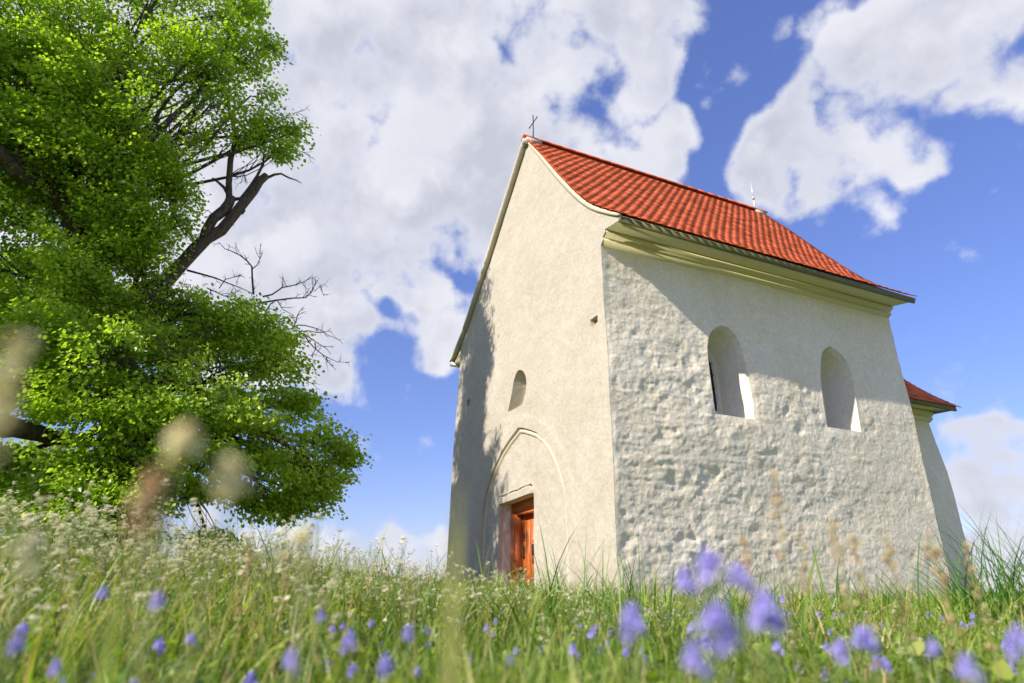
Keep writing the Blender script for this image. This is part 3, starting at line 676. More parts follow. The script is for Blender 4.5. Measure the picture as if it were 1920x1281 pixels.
C_ = np.concatenate(C_); D_ = np.concatenate(D_); S_ = np.concatenate(S_); T_ = np.concatenate(T_)
print('leaves', len(C_))
crown = leaves(C_, D_, S_, T_, 'crown', M['leaf']); keep_parent(crown, tree)
def bend(a, b_, k=8, sag=.12, up=0.):
    a = np.array(a); b_ = np.array(b_); ln = np.linalg.norm(b_-a); t = np.linspace(0, 1, k)[:, None]
    P = a + (b_-a)*t; P[:, 2] += (np.sin(t*PI)*up*ln)[:, 0]
    w = rng.normal(size=(3,))*sag*ln; P += np.sin(t*PI)*w*.5 + np.sin(t*2*PI)*rng.normal(size=(3,))*sag*ln*.3
    return P
_at = at
def at(px, py, d): return _at(px, py, d*1.09)
trunk_pts = [tb + [0, 0, -.2], tb + [.05, .05, .9], at(235, 800, 13.2), at(205, 640, 13.1), at(165, 470, 13.0), at(160, 400, 13.0)]
tm = MB(); tm.tube(trunk_pts, [.62, .47, .42, .38, .30, .22], 14, wob=.06); keep_parent(tm.build('trunk', M['bark'], smooth=True), tree)
nodes = [np.array(p) for p in trunk_pts[2:]]
def limb(pts, r0, r1, wob=.08):
    P = np.array(pts); k = len(P); t = np.linspace(0, 1, k*3); s_ = np.linspace(0, 1, k)
    Q = np.stack([np.interp(t, s_, P[:, i]) for i in range(3)], 1); Q[1:-1] = (Q[:-2]+2*Q[1:-1]+Q[2:])/4
    mb = MB(); mb.tube(Q, np.linspace(r0, r1, len(Q)), 9, wob=wob); return keep_parent(mb.build('limb', M['bark'], smooth=True), tree)
# limbs seen through the leaves
limb([at(200, 640, 13), at(130, 400, 12.6), at(95, 355, 12.3), at(40, 330, 12.1), at(-15, 270, 12.0)], .19, .10)
limb([at(30, 325, 12.1), at(50, 200, 12.2), at(70, 130, 12.3), at(80, 60, 12.4)], .085, .04)
limb([at(28, 330, 12.1), at(0, 290, 12.1), at(-30, 200, 12.2)], .10, .06)
limb([at(205, 830, 12.6), at(150, 828, 12.2), at(100, 820, 11.9), at(50, 806, 11.7), at(0, 798, 11.6), at(-60, 790, 11.6), at(-120, 810, 11.8), at(-165, 880, 12.), at(-185, 1000, 12.1), at(-195, 1120, 12.2)], .08, .30)
limb([at(170, 430, 13), at(200, 330, 12.7), at(208, 230, 12.5), at(230, 140, 12.6), at(240, 40, 12.8)], .13, .04)
limb([at(175, 440, 13), at(225, 345, 12.4), at(290, 250, 12), at(380, 170, 12), at(420, 90, 12.2)], .12, .03)
limb([at(215, 600, 13.1), at(250, 560, 12.6), at(315, 524, 12.2)], .2, .15)
limb([at(225, 760, 13.2), at(300, 700, 12.6), at(380, 740, 11.8), at(480, 800, 11.6), at(580, 860, 11.7)], .16, .03)
limb([at(225, 800, 13.2), at(280, 820, 12.2), at(360, 900, 11.4), at(400, 940, 11.3)], .12, .03)
tw = MB(); tn = [p for q in (trunk_pts[1:],) for p in q]
for q, c in tips: tw.tube([c+(q-c)*.35, c+(q-c)*.7+[0, 0, .04], q], [.009, .006, .003], 3, cap=False)
for (c, rad) in centres:
    if rad < .3: continue
    a = min(nodes, key=lambda p_: np.linalg.norm(p_-c) + (4 if p_[2] > c[2]+.8 else 0))
    P = bend(a, c, 10, .10, .06); tw.tube(P, np.linspace(.05+.025*rad, .018, 10), 6)
    for k in range(int(5+7*rad)):
        v = rng.normal(size=3); v /= np.linalg.norm(v); e = c + v*rad*np.array([1, 1, .8])*rng.uniform(.6, 1.)
        s_ = P[rng.integers(5, 10)]; tw.tube(bend(s_, e, 5, .12, .03), np.linspace(.016, .004, 5), 4)
keep_parent(tw.build('branch', M['twig'], smooth=True), tree)
at = _at
# broken limb and bare twigs
DD = 13.5
def pl(l, s=1., o=(0, 0), d=DD): return [at(o[0]+x/s, o[1]+y/s, d) for x, y in l]
dm = MB(); h2_ = lambda l, r0, r1, n=10, w=.1: dm.tube(np.array(pl(l, 2.0014)), np.linspace(r0, r1, len(l)), n, wob=w)
h2_([(600,1075),(640,1035),(690,985),(735,935),(775,895),(830,865),(880,805),(915,760),(950,720),(975,680),(1000,660)], .155, .085)
h2_([(765,905),(775,865),(800,820),(840,790),(858,765),(868,740)], .12, .10)
h2_([(860,750),(858,690),(866,600),(880,540),(880,490),(866,430),(852,380),(838,330),(830,280),(850,200)], .075, .02, 8)
h2_([(866,750),(905,745),(935,705),(965,660),(988,615),(990,580),(975,555),(985,500)], .045, .015, 7)
h2_([(1000,668),(1030,655),(1055,652),(1085,668),(1110,676),(1132,688)], .035, .008, 6)
h2_([(855,725),(842,705),(820,685),(797,668)], .05, .02, 7)
h2_([(905,800),(915,790),(910,775)], .05, .03, 7)
keep_parent(dm.build('broken_limb', M['bark'], smooth=True), tree)
def twig(l, r0=.022, r1=.006, s=2.0014, o=(0, 0), side=6, ln=.3):
    bt = MB(); P = np.array(pl(l, s, o)); P += rng.normal(0, .008, P.shape); bt.tube(P, np.linspace(r0, r1, len(P)), 5)
    seg = np.r_[0, np.cumsum(np.linalg.norm(np.diff(P, axis=0), axis=1))]
    for k in range(side):
        t = rng.uniform(.15, .98)*seg[-1]; q = np.array([np.interp(t, seg, P[:, i]) for i in range(3)])
        d = P[-1]-P[0]; d /= np.linalg.norm(d); v = d*.6 + CR*rng.uniform(-.6, .6) + CU*rng.uniform(-.9, .9) + CF*rng.uniform(-.7, .7); v /= np.linalg.norm(v)
        l_ = ln*rng.uniform(.4, 1.2); e1 = q + v*l_*.5 + rng.normal(0, .02, 3); e2 = q + v*l_ + CU*rng.uniform(-.05, .08)
        bt.tube([q, e1, e2], [.008, .006, .003], 4)
        for _ in range(2):
            f = e1 + rng.normal(0, 1, 3)*.06 + v*.08; bt.tube([e1, f], [.004, .0025], 3)
    keep_parent(bt.build('bare_twig', M['twig']), tree)
for l, r, sd in [([(700,1015),(760,1030),(810,1045),(860,1062),(905,1082),(950,1105)], .025, 5), ([(950,1105),(947,1050),(945,1000),(925,975),(900,960),(870,945),(845,935),(820,905)], .024, 8),
    ([(985,1115),(1020,1105),(1060,1080),(1110,1068),(1150,1055),(1170,1035)], .022, 10), ([(985,1135),(1040,1125),(1100,1120),(1150,1118),(1172,1090),(1182,1060),(1180,1038)], .022, 10),
    ([(945,1010),(965,995),(978,970),(975,940)], .014, 5), ([(1000,1160),(1015,1140),(1035,1130)], .02, 2), ([(1040,1130),(1060,1160),(1100,1185)], .012, 3), ([(740,925),(715,880),(700,840),(665,812),(620,815),(590,840)], .03, 5),
    ([(775,1080),(810,1095),(840,1110),(862,1118)], .014, 6), ([(820,1080),(840,1050),(880,1040),(905,1030)], .012, 5), ([(745,930),(720,900),(700,880)], .02, 3), ([(1180,1090),(1200,1075),(1215,1110)], .009, 4),
    ([(800,810),(780,790),(755,788)], .01, 3), ([(985,420),(1040,450),(1080,430),(1130,420)], .01, 10), ([(990,140),(1010,170),(1040,200)], .008, 6), ([(930,620),(915,650),(905,690)], .01, 6), ([(1080,560),(1130,570),(1165,585)], .01, 4), ([(880,850),(870,835),(850,820)], .008, 2)]: twig(l, r, side=sd)
for l in ([(180,890),(200,850),(215,800),(240,760),(268,748)], [(195,880),(230,866),(270,870),(350,890),(400,910),(430,912),(455,890)], [(200,905),(240,912),(300,910),(350,917),(400,925),(440,940),(480,952)], [(230,918),(280,940),(350,990),(420,1030),(455,1070)],
          [(260,935),(300,990),(340,1030),(400,1080),(440,1100),(500,1125),(575,1125)], [(345,990),(350,1040),(320,1090)], [(420,1090),(430,1120),(455,1145)], [(200,1120),(240,1140),(330,1155),(345,1215)], [(240,1235),(270,1250),(300,1270),(335,1278)]): twig(l, .016, .005, 3.77, (500, 380), 4, .2)

def small_tree(px, py, dist, rad, hgt, mat, name, label):
    c = at(px, py, dist); b0 = np.array([c[0], c[1], float(gz(c[0], c[1]))-.3])
    t_ = empty(name, tuple(b0), label, 'tree')
    mb = MB(); mb.tube([b0, b0+(c-b0)*.5+[.1, 0, 0], c], [.22, .16, .07], 8)
    for k in range(16):
        v = rng.normal(size=3); v /= np.linalg.norm(v); mb.tube(bend(b0+(c-b0)*rng.uniform(.5, 1), c+v*rad*.85, 5), np.linspace(.07, .015, 5), 5)
    keep_parent(mb.build('trunk', M['bark']), t_)
    n = 9000; v = rng.normal(size=(260, 3)); v /= np.linalg.norm(v, axis=1)[:, None]; cl = c + v*rad*rng.random((260, 1))**.4*[1, 1, .9]
    P = cl[rng.integers(0, 260, n)] + rng.normal(0, .28, (n, 3)); D = rng.normal(size=(n, 3)) + [0, 0, -.6]
    keep_parent(leaves(P, D, rng.uniform(.13, .22, n), rng.random(n), 'crown', mat), t_)
small_tree(70, 905, 38, 2.2, 6, M['leaf2'], 'distant_tree', 'pale yellowish green tree far off, seen below the linden branches at the left')

# ------------------------------------------------------------------ meadow
def pos_px(px, dist):
    d = ray(px, 1094); d = d*[1, 1, 0]; d /= np.linalg.norm(d); return CAM[0]+d[0]*dist, CAM[1]+d[1]*dist
def inside(x, y): return (x < .25) & (x > -8) & (y > -.06) & (y < 9.8)
def scatter(n, d0, d1, a0, a1, p=1.):
    dist = (d0**p + (d1**p-d0**p)*rng.random(n))**(1/p); ang = np.radians(rng.uniform(a0, a1, n))
    hx = HEAD[0]*np.cos(ang) + RIGHT[0]*np.sin(ang); hy = HEAD[1]*np.cos(ang) + RIGHT[1]*np.sin(ang)
    x = CAM[0]+hx*dist; y = CAM[1]+hy*dist; k = ~inside(x, y); return x[k], y[k], dist[k], np.degrees(ang[k])
def blades(x, y, h, w, lean, name, mat, tint, parent=None, curl=1., z0=None, dirs=None):
    n = len(x); K = 6; t = np.linspace(0, 1, K)[None, :]
    a = rng.uniform(0, 2*PI, n) if dirs is None else dirs; L_ = (lean*h)[:, None]
    cx = np.cos(a)[:, None]; sy = np.sin(a)[:, None]
    bx = x[:, None] + cx*L_*(t**1.8); by = y[:, None] + sy*L_*(t**1.8)
    base = (gz(x, y) if z0 is None else z0)[:, None]
    bz = base - .01 + h[:, None]*(t - curl*.35*lean[:, None]*t**2.6)
    tw_ = a[:, None] + PI/2 + rng.uniform(-.9, .9, n)[:, None] + t*rng.uniform(-.8, .8, n)[:, None]
    wd = w[:, None]*np.clip(np.minimum(.55+t*1.5, 1.)*(1-t**2.4), .0, 1)/2
    ox = np.cos(tw_)*wd; oy = np.sin(tw_)*wd
    V = np.stack([np.stack([bx-ox, by-oy, bz], -1), np.stack([bx+ox, by+oy, bz+wd*.3], -1)], 2)   # n,K,2,3
    b0 = (np.arange(n)*K*2)[:, None, None]; k = np.arange(K-1)[None, :, None]*2
    F = (b0 + k + np.array([[[0, 1, 3, 2]]])).reshape(-1, 4)
    tt = np.clip(np.repeat(tint, K*2), 0, 1)
    return mesh_np(name, V.reshape(-1, 3), F, mat, parent, tt, True)
xs, ys, hs, ws, ts, ls = [], [], [], [], [], []
for n, d0, d1, p, hm, hsd, wm in ((260, .33, .9, 1.2, .20, .04, .0085), (1500, .9, 3., 1.3, .19, .05, .009), (5000, .38, 1.1, 1.3, .19, .035, .0036), (11000, 1.0, 2.6, 1.6, .185, .05, .0055), (15000, 2.5, 5.5, 1.6, .22, .08, .0085), (17000, 5, 10, 1.6, .17, .07, .010), (14000, 9, 17, 1.6, .22, .08, .011), (16000, 8, 34, 1.4, .30, .1, .03)):
    x, y, d, a = scatter(n, d0, d1, -47 if d1 < 30 else -75, 47 if d1 < 30 else 75, p); k = len(x)
    patch = vn(np.stack([x*1.3, y*1.3, x*0+8], -1)); hh = np.clip(rng.normal(hm, hsd, k)*(1+.22*patch), .04, None)
    hh = hh*np.interp(a, [-40, -12, 0, 8, 14, 40], [1.0, 1.05, 1.3, 1.15, .95, .9])*np.where(d > 2.2, 1., .95)
    hh = np.where(rng.random(k) < .05, hh*1.6, hh)
    hh = np.where(d < 1.3, np.minimum(hh, .30-.0*d), hh)
    xs.append(x); ys.append(y); hs.append(hh); ws.append(wm*rng.uniform(.7, 1.5, k)); ts.append(np.clip(.44 + .22*patch + rng.normal(0, .30, k), 0, 1)); ls.append(rng.uniform(.15, .9, k))
x, y, d, a = scatter(2600, 1.2, 7, -44, 44, 1.5); k = len(x); xs.append(x); ys.append(y); hs.append(rng.uniform(.2, .42, k)*np.interp(a, [-40, 0, 12, 40], [1.1, .9, .7, .6])); ws.append(rng.uniform(.002, .0045, k)); ts.append(rng.uniform(.86, 1., k)); ls.append(rng.uniform(.1, .6, k))
x, y, h, w, t_, l_ = map(np.concatenate, (xs, ys, hs, ws, ts, ls))
tag(blades(x, y, h, w, l_, 'grass', M['grass'], t_), 'green meadow grass covering the ground below the chapel', 'grass', kind='stuff')
# broad-leaved weeds under the grass
x, y, d, a = scatter(9000, .5, 7, -47, 47, 1.5); n = len(x); P = np.stack([x, y, gz(x, y)+rng.uniform(.02, .15, n)], 1)
D = rng.normal(size=(n, 3))*[1, 1, .35]+[0, 0, .15]
o = leaves(P, D, rng.uniform(.02, .055, n), rng.uniform(.1, .8, n), 'ground_cover', M['grass'], flat=.5); tag(o, 'low broad leaved weeds between the grass', 'weeds', kind='stuff')

# grass tufts standing out of the meadow
def tuft(px, dist, n, h, spread, lean, label, bias=0., wid=.006, loose=.3):
    x0, y0 = pos_px(px, dist); z = float(gz(x0, y0)); t = empty('grass_tuft', (x0, y0, z), label, 'grass tuft', 'tall grass tufts in front of the chapel')
    h *= 1.35; wid *= 1.25; n = int(n*1.6); x = x0 + rng.normal(0, spread, n); y = y0 + rng.normal(0, spread, n); hh = h*rng.uniform(.45, 1.05, n)
    side = math.atan2(RIGHT[1], RIGHT[0]); dirs = np.where(rng.random(n) < .5+bias/2, side, side+PI) + rng.normal(0, .9, n)
    keep_parent(blades(x, y, hh, wid*rng.uniform(.6, 1.4, n), lean*rng.uniform(.3, 1.3, n), 'blade', M['tuft'], rng.uniform(0, 1, n), None, 1.2, gz(x, y), dirs), t)
for a_ in [(1880, 4.6, 150, .66, .13, .55, 'big dark green grass tuft right of the chapel'), (1835, 4.2, 26, .55, .10, .8, 'loose arching grass blades just left of the big dark tuft'),
           (1090, 4.2, 30, .62, .16, .42, 'tall sparse grass blades in front of the arched portal'), (1150, 4.4, 34, .52, .18, .55, 'arching grass between portal and chapel corner'), (1010, 4.0, 20, .42, .08, .5, 'dark grass blades in front of the wooden door'),
           (1215, 4.2, 44, .38, .14, .7, 'grass tuft at the foot of the chapel corner, right side'), (1375, 4.4, 30, .46, .12, .6, 'grass tuft behind the tall blurred violet flower'), (1500, 4.6, 34, .33, .13, .6, 'short grass tuft below the gap between both side windows'),
           (1580, 4.6, 46, .38, .14, .75, 'left leaning grass tuft below the second side window'), (1660, 4.8, 34, .40, .14, .8, 'grass tuft right of the one below the second window'), (1790, 5.2, 26, .33, .1, .5, 'small grass tuft at the far corner of the chapel'),
           (880, 4.2, 22, .34, .1, .6, 'grass tuft at the shaded left corner of the facade'), (790, 3.6, 12, .38, .1, .5, 'few thin blades against the sky left of the chapel'), (560, 3.6, 12, .42, .12, .5, 'thin upright blades below the right edge of the linden')]: tuft(*a_[:6], a_[6])

# --- shepherd's-purse like white flowers
def white_proto(seed, h):
    rs = random.Random(seed); st = MB(); fl = MB()
    def raceme(p, d, ln, r):
        p = np.array(p); d = np.array(d)/np.linalg.norm(d); e = p + d*ln; q = p + d*ln*.5 + np.array([rs.uniform(-.02, .02), rs.uniform(-.02, .02), 0])
        st.tube([p, q, e], [r, r*.8, r*.5], 3, rs.uniform(.1, .5))
        for k in range(int(ln*90)):
            f = rs.uniform(.25, .93); c = p+(e-p)*f; a = rs.uniform(0, 2*PI); o_ = np.array([math.cos(a), math.sin(a), .35])*rs.uniform(.008, .014); g = c+o_
            st.add([c, c+[0, 0, .0008], g], [(0, 1, 2)], .4)
            s_ = .0028; st.add([g, g+[s_, 0, s_], g+[0, 0, 2*s_], g+[-s_, 0, s_]], [(0, 1, 2, 3)], rs.uniform(.3, 1))
        for k in range(12):
            a = rs.uniform(0, 2*PI); rr_ = rs.uniform(0, .014); c = e + np.array([math.cos(a)*rr_, math.sin(a)*rr_, rs.uniform(-.008, .008)]); s_ = rs.uniform(.0046, .0072); tx = rs.uniform(-.5, .5); ty = rs.uniform(-.5, .5); tt = rs.random()
            for w in range(4):
                b_ = a + w*PI/2; u = np.array([math.cos(b_), math.sin(b_), tx*math.cos(b_)+ty*math.sin(b_)]); v = np.array([-math.sin(b_), math.cos(b_), -tx*math.sin(b_)+ty*math.cos(b_)])
                fl.add([c, c+u*s_*.8+v*s_*.5, c+u*s_*1.3, c+u*s_*.8-v*s_*.5], [(0, 1, 2, 3)], tt)
    lx, ly = rs.uniform(-.05, .05), rs.uniform(-.05, .05); P = [np.array([lx*t*t, ly*t*t, h*.8*t]) for t in (0, .33, .66, 1)]
    st.tube(P, [.0022, .002, .0017, .0014], 3, .3)
    raceme(P[-1], (lx, ly, .5), h*.25, .0012)
    for k in range(rs.randint(4, 7)):
        f = rs.uniform(.35, .95); p = np.array([lx*f*f, ly*f*f, h*.8*f]); a = rs.uniform(0, 2*PI); sp = rs.uniform(.35, .8)
        raceme(p, (math.cos(a)*sp, math.sin(a)*sp, 1), h*rs.uniform(.18, .4), .0011)
    for k in range(3):
        a = rs.uniform(0, 2*PI); z = rs.uniform(.02, .3)*h; u = np.array([math.cos(a), math.sin(a), .5]); v = np.array([-math.sin(a), math.cos(a), 0]); c = np.array([0, 0, z])
        st.add([c, c+u*.02+v*.005, c+u*.05, c+u*.02-v*.005], [(0, 1, 2, 3)], .2)
    return st, fl
protos = []
for i in range(7):
    st, fl = white_proto(50+i, .36+.03*i); a = st.build('white_flower', M['stem']); b2 = fl.build('blossom', M['white'], a); protos.append((a, b2))
def place_white(i, x, y, s, rz, label, group, first=False):
    a, b2 = protos[i]
    if first: o = a
    else:
        o = a.copy(); COL.objects.link(o); c = b2.copy(); COL.objects.link(c); c.parent = o
    o.location = (x, y, float(gz(x, y))-.01); o.rotation_euler = (random.uniform(-.15, .15), random.uniform(-.15, .15), rz); o.scale = (s, s, s); tag(o, label, 'wildflower', group)
used = [0]*7; cnt = 0
def wh(x, y, s, label, group):
    global cnt
    i = cnt % 7; place_white(i, x, y, s, random.uniform(0, 6.28), label, group, not used[i]); used[i] = 1; cnt += 1
G1 = 'white wildflowers on the rise left of the chapel'; L1 = 'slender branching white wildflower among the dense white flowers left of the chapel'
for n, d0, d1, a0, a1, lab, grp, sc in ((230, 2.8, 6.0, -42, -8, L1, G1, 1.0), (14, 1.4, 2.4, -42, -14, L1, G1, .95), (60, 2.2, 5., -9, 12, 'small white wildflower in the grass in front of the facade', 'white wildflowers before the facade', .72), (60, 2.0, 6., 10, 40, 'small white wildflower in the grass below the side wall', 'white wildflowers below the side wall', .6)):
    x, y, d, a = scatter(n, d0, d1, a0, a1, 1.7)
    for i in range(len(x)):
        lim = np.interp(a[i], [-42, -36, -30, -22, -14, -8, -3, 5, 10, 40], [4.9, 5.3, 5.2, 4.1, 2.8, 2.2, 1.1, .4, -.9, -1.3])
        top_ = CAM[2] + d[i]*math.tan(R(lim - abs(random.gauss(0, 1.1)))) - float(gz(x[i], y[i])); s = min(max(top_/.46, .35), 1.25)
        wh(x[i], y[i], s, lab, grp)
def taller(px, dist, s, label): x, y = pos_px(px, dist); wh(x, y, s, label, None)
taller(290, 3.4, 1.15, 'tallest white wildflower, sticking up before the base of the linden'); taller(520, 3.6, 1.2, 'tall white wildflower sticking up below the lowest linden branches'); taller(760, 3.2, 1.15, 'white wildflower standing highest against the sky next to the chapel')
# the far mass of the same flowers
V, F3, F4, TT, TV, TF, T2 = [], [], [], [], [], [], []
def mass(name, idx, lab, mat, n, zone):
    Vs, fs3, fs4, tt, off = [], [], [], [], 0
    for j in range(n):
        x, y, sc, rz, pi_ = zone[j]; me = protos[pi_][idx].data; k = len(me.vertices); v = np.empty(k*3, np.float32); me.vertices.foreach_get('co', v); v = v.reshape(-1, 3)*sc
        c, s = math.cos(rz), math.sin(rz); v = v@np.array([[c, s, 0], [-s, c, 0], [0, 0, 1]]) + [x, y, float(gz(x, y))]
        t = np.empty(k, np.float32); me.attributes['tint'].data.foreach_get('value', t)
        if (idx, pi_) not in cache:
            lt = np.empty(len(me.polygons), np.int32); me.polygons.foreach_get('loop_total', lt); lv = np.empty(len(me.loops), np.int32); me.loops.foreach_get('vertex_index', lv); s0 = np.r_[0, np.cumsum(lt)[:-1]]
            cache[(idx, pi_)] = (lv[(s0[lt == 3][:, None]+np.arange(3))], lv[(s0[lt == 4][:, None]+np.arange(4))])
        a3, a4 = cache[(idx, pi_)]; Vs.append(v); fs3.append(a3+off); fs4.append(a4+off); tt.append(t); off += k
    return mesh_np(name, np.concatenate(Vs), [np.concatenate(fs3), np.concatenate(fs4)], mat, None, np.concatenate(tt))
cache = {}
x, y, d, a = scatter(430, 2.6, 7.5, -44, 16, 1.6); zone = [(x[i], y[i], random.uniform(.55, .95)*float(np.interp(a[i], [-14, 0, 16], [1, .75, .5])), random.uniform(0, 6.28), random.randrange(7)) for i in range(len(x))]
ms = mass('flower_meadow', 0, '', M['stem'], len(zone), zone); tag(ms, 'dense stems of small white flowers filling the rise', 'wildflowers', kind='stuff')
mf = mass('blossom_mass', 1, '', M['white'], len(zone), zone); mf.parent = ms

# --- violet flower spikes
def violet_proto(seed, h, nfl, fs):
    rs = random.Random(seed); st = MB(); fl = MB(); st.tube([(0, 0, -.3), (0, 0, 0), (.004, .002, h*.5), (0, 0, h)], [.002, .0022, .002, .0012], 5, .5)
    for k in range(6):
        a = rs.uniform(0, 6.28); z = h*rs.uniform(.1, .75); u = np.array([math.cos(a), math.sin(a), rs.uniform(-.1, .5)]); v = np.array([-math.sin(a), math.cos(a), 0]); c = np.array([0, 0, z]); s = .020
        st.add([c, c+u*s*.5+v*s*.4, c+u*s*1.2, c+u*s*.5-v*s*.4], [(0, 1, 2, 3)], rs.uniform(0, .4))
    for k in range(nfl):
        f = k/max(1, nfl-1); z = h*(.86+.17*f); a = k*2.4+rs.uniform(-.4, .4); s = fs*(1-.55*f)*rs.uniform(.85, 1.15)
        d = np.array([math.cos(a), math.sin(a), rs.uniform(-.35, .3)+f]); d /= np.linalg.norm(d); c = np.array([0, 0, z])
        x_ = np.cross(d, [0, 0, 1.]); x_ /= np.linalg.norm(x_); y_ = np.cross(x_, d); V = []; F = []; prof = [(0, .12), (.45, .2), (.85, .34), (1.15, .62), (1.1, .85)]
        for ii, (t, r) in enumerate(prof):
            for j in range(10):
                w = 2*PI*j/10; q = r*(1 if (j % 2 == 0 or ii < 3) else .55); V.append(c + d*s*t + (x_*math.cos(w)+y_*math.sin(w))*q*s)
        for ii in range(len(prof)-1):
            for j in range(10): F.append((ii*10+j, ii*10+(j+1) % 10, ii*10+10+(j+1) % 10, ii*10+10+j))
        base = rs.uniform(.35, .75)*(1-.5*f); fl.add(V, F, [min(1, base+.12*(i//10)) for i in range(50)])
    return st, fl
vp = []
for i in range(5):
    st, fl = violet_proto(80+i, .16, (9, 12, 7, 10, 14)[i], (.017, .015, .019, .016, .013)[i]); a = st.build('violet_flower', M['stem']); b2 = fl.build('blossom', M['violet'], a, True); vp.append((a, b2))
vused = [0]*5; vc = 0
def violet(x, y, ztop, s, label, group=None):
    global vc
    i = vc % 5; a, b2 = vp[i]; vc += 1
    if vused[i]:
        o = a.copy(); COL.objects.link(o); c = b2.copy(); COL.objects.link(c); c.parent = o
    else: o = a; vused[i] = 1
    z0 = float(gz(x, y)); hgt = max(.04, ztop-z0)
    o.location = (x, y, ztop-.16*s); o.scale = (s, s, s); o.rotation_euler = (random.uniform(-.12, .12), random.uniform(-.12, .12), random.uniform(0, 6.28))
    tag(o, label, 'wildflower', group)
NEAR = [(1342, 1045, .42, 1.0, 'tall blurred violet flower spike, highest of all in front of the side wall'), (1304, 1078, .45, .85, 'blurred violet spike touching the left of the highest violet flower'), (1388, 1072, .45, .85, 'blurred violet spike touching the right of the highest violet flower'),
 (1428, 1125, .42, 1.15, 'single round blurred violet bloom, lower right of the highest one'), (1192, 1148, .42, 1.05, 'dark violet pointed flower spike low in front of the chapel corner'), (1335, 1150, .34, 1.1, 'large pale violet flower spike at the bottom edge below the highest one'), (1300, 1215, .33, 1.0, 'pale violet bloom at the bottom, left of the large pale spike'),
 (1620, 1190, .5, 1.1, 'violet bloom with a dark lower half at the bottom, right of centre'), (1555, 1205, .5, .85, 'small violet pair at the bottom, left of the dark lower bloom'), (1745, 1205, .55, .8, 'little violet bloom at the bottom between two larger ones'), (1885, 1190, .5, 1.15, 'violet bloom at the bottom right edge of the meadow'), (1815, 1240, .45, 1.0, 'violet spike cut by the bottom edge near the right corner'),
 (290, 1120, .6, .9, 'pale violet bloom low on the left among green blades'), (190, 1105, .75, .8, 'small dark violet bloom at the far left'), (765, 1180, .6, .9, 'violet spike at the bottom left of centre'), (650, 1195, .6, 1.0, 'pale violet bloom at the bottom, left of the middle one'), (595, 1150, .75, .8, 'faint violet spike beside the pale bloom on the left'), (800, 1180, 1.2, .9, 'sharp edged violet flower between two blurred spikes'),
 (530, 1225, .5, 1.0, 'violet bloom at the bottom edge, left half'), (720, 1235, .5, 1.0, 'violet bloom at the bottom edge just left of centre'), (45, 1200, .6, .8, 'bluish bloom in the bottom left corner'), (1465, 1120, 2.6, 1.3, 'crisp blue violet flower at the foot of the side wall')]
for px, py, dd, s, lab in NEAR: f_ = 1.2 if px > 1150 and py < 1180 else 1.35; p_ = at(px, py, dd*f_); violet(p_[0], p_[1], p_[2], s*(.54 if f_ < 1.3 else .46), lab)
for n, d0, d1, a0, a1, g, lab in ((80, 1.3, 3.6, 8, 42, 'violet flowers in the grass at the right', 'small violet wildflower low in the grass below the side wall'), (60, 1.2, 3.0, -16, 10, 'violet flowers in the grass at the centre', 'small violet wildflower low in the grass before the facade'), (12, 1., 2., -42, -18, 'violet flowers in the grass at the left', 'small violet wildflower low in the grass on the left'), (60, 3., 5.5, 10, 42, 'distant violet flowers near the side wall', 'tiny violet wildflower near the foot of the side wall')):
    x, y, d, a = scatter(n, d0, d1, a0, a1, 1.3)
    for i in range(len(x)):
        zt = CAM[2] - d[i]*math.tan(R(random.uniform(2.8, 8.5) if d[i] < 3.2 else random.uniform(1.6, 2.7))); zt = max(zt, float(gz(x[i], y[i]))+.10)
        violet(x[i], y[i], zt, random.uniform(.35, .62), lab, g)

# --- blurred near stalks
def stalk(px, py, dist, label, mat, dots, spread, size, name='dry_stalk', topn=1, rad=.0016, seed=0, stemmat='stem', lean=0.):
    rs = random.Random(seed+int(px)); p = at(px, py, dist); x0, y0 = p[0]-RIGHT[0]*lean, p[1]-RIGHT[1]*lean; z0 = float(gz(x0, y0)); b0 = np.array([x0, y0, z0])
    st = MB(); md = (b0+p)/2+[rs.uniform(-.01, .01), rs.uniform(-.01, .01), 0]; st.tube([b0, md, p], [rad*1.3, rad, rad*.6], 5, .7)
    fl = MB()
    for k in range(dots):
        f = 1-abs(rs.gauss(0, spread)); f = max(.1, min(1., f)); c = (md+(p-md)*(2*f-1) if f > .5 else b0+(md-b0)*2*f); a = rs.uniform(0, 6.28); o_ = np.array([math.cos(a), math.sin(a), rs.uniform(-.2, .6)])*rs.uniform(.2, 1.)*size*3.
        if f > .97: o_ = o_*.6
        e = c+o_; st.tube([c, e], [rad*.4, rad*.25], 3, .8, False)
        s = size*rs.uniform(.6, 1.2)
        V = [e+[s, 0, 0], e+[0, s, 0], e+[-s, 0, 0], e+[0, -s, 0], e+[0, 0, s*1.1], e-[0, 0, s*1.1]]; fl.add(V, [(0, 1, 4), (1, 2, 4), (2, 3, 4), (3, 0, 4), (1, 0, 5), (2, 1, 5), (3, 2, 5), (0, 3, 5)], rs.random())
    o = empty(name, tuple(b0), label, 'wildflower'); keep_parent(st.build('stem', M[stemmat]), o); keep_parent(fl.build('blossom', M[mat], None, True), o)
stalk(347, 815, .30, 'blurred cream flower head highest in front of the linden', 'cream', 26, .012, .0033, rad=.001)
stalk(290, 890, .30, 'blurred brownish flower stalk left below the highest cream head', 'sorrel', 24, .035, .0028, lean=.02, rad=.0008); stalk(437, 870, .30, 'blurred cream flower head right of the highest one before the linden', 'cream', 26, .015, .0033, rad=.001)
stalk(35, 640, .28, 'blurred pale flower stalk at the left edge of the linden', 'cream', 40, .12, .0028, rad=.001); stalk(60, 1010, .5, 'blurred white flower cluster at the left edge of the meadow', 'white', 16, .03, .003, rad=.001)
stalk(575, 985, .45, 'faint blurred yellow bud above the meadow left of the chapel', 'cream', 10, .03, .003)
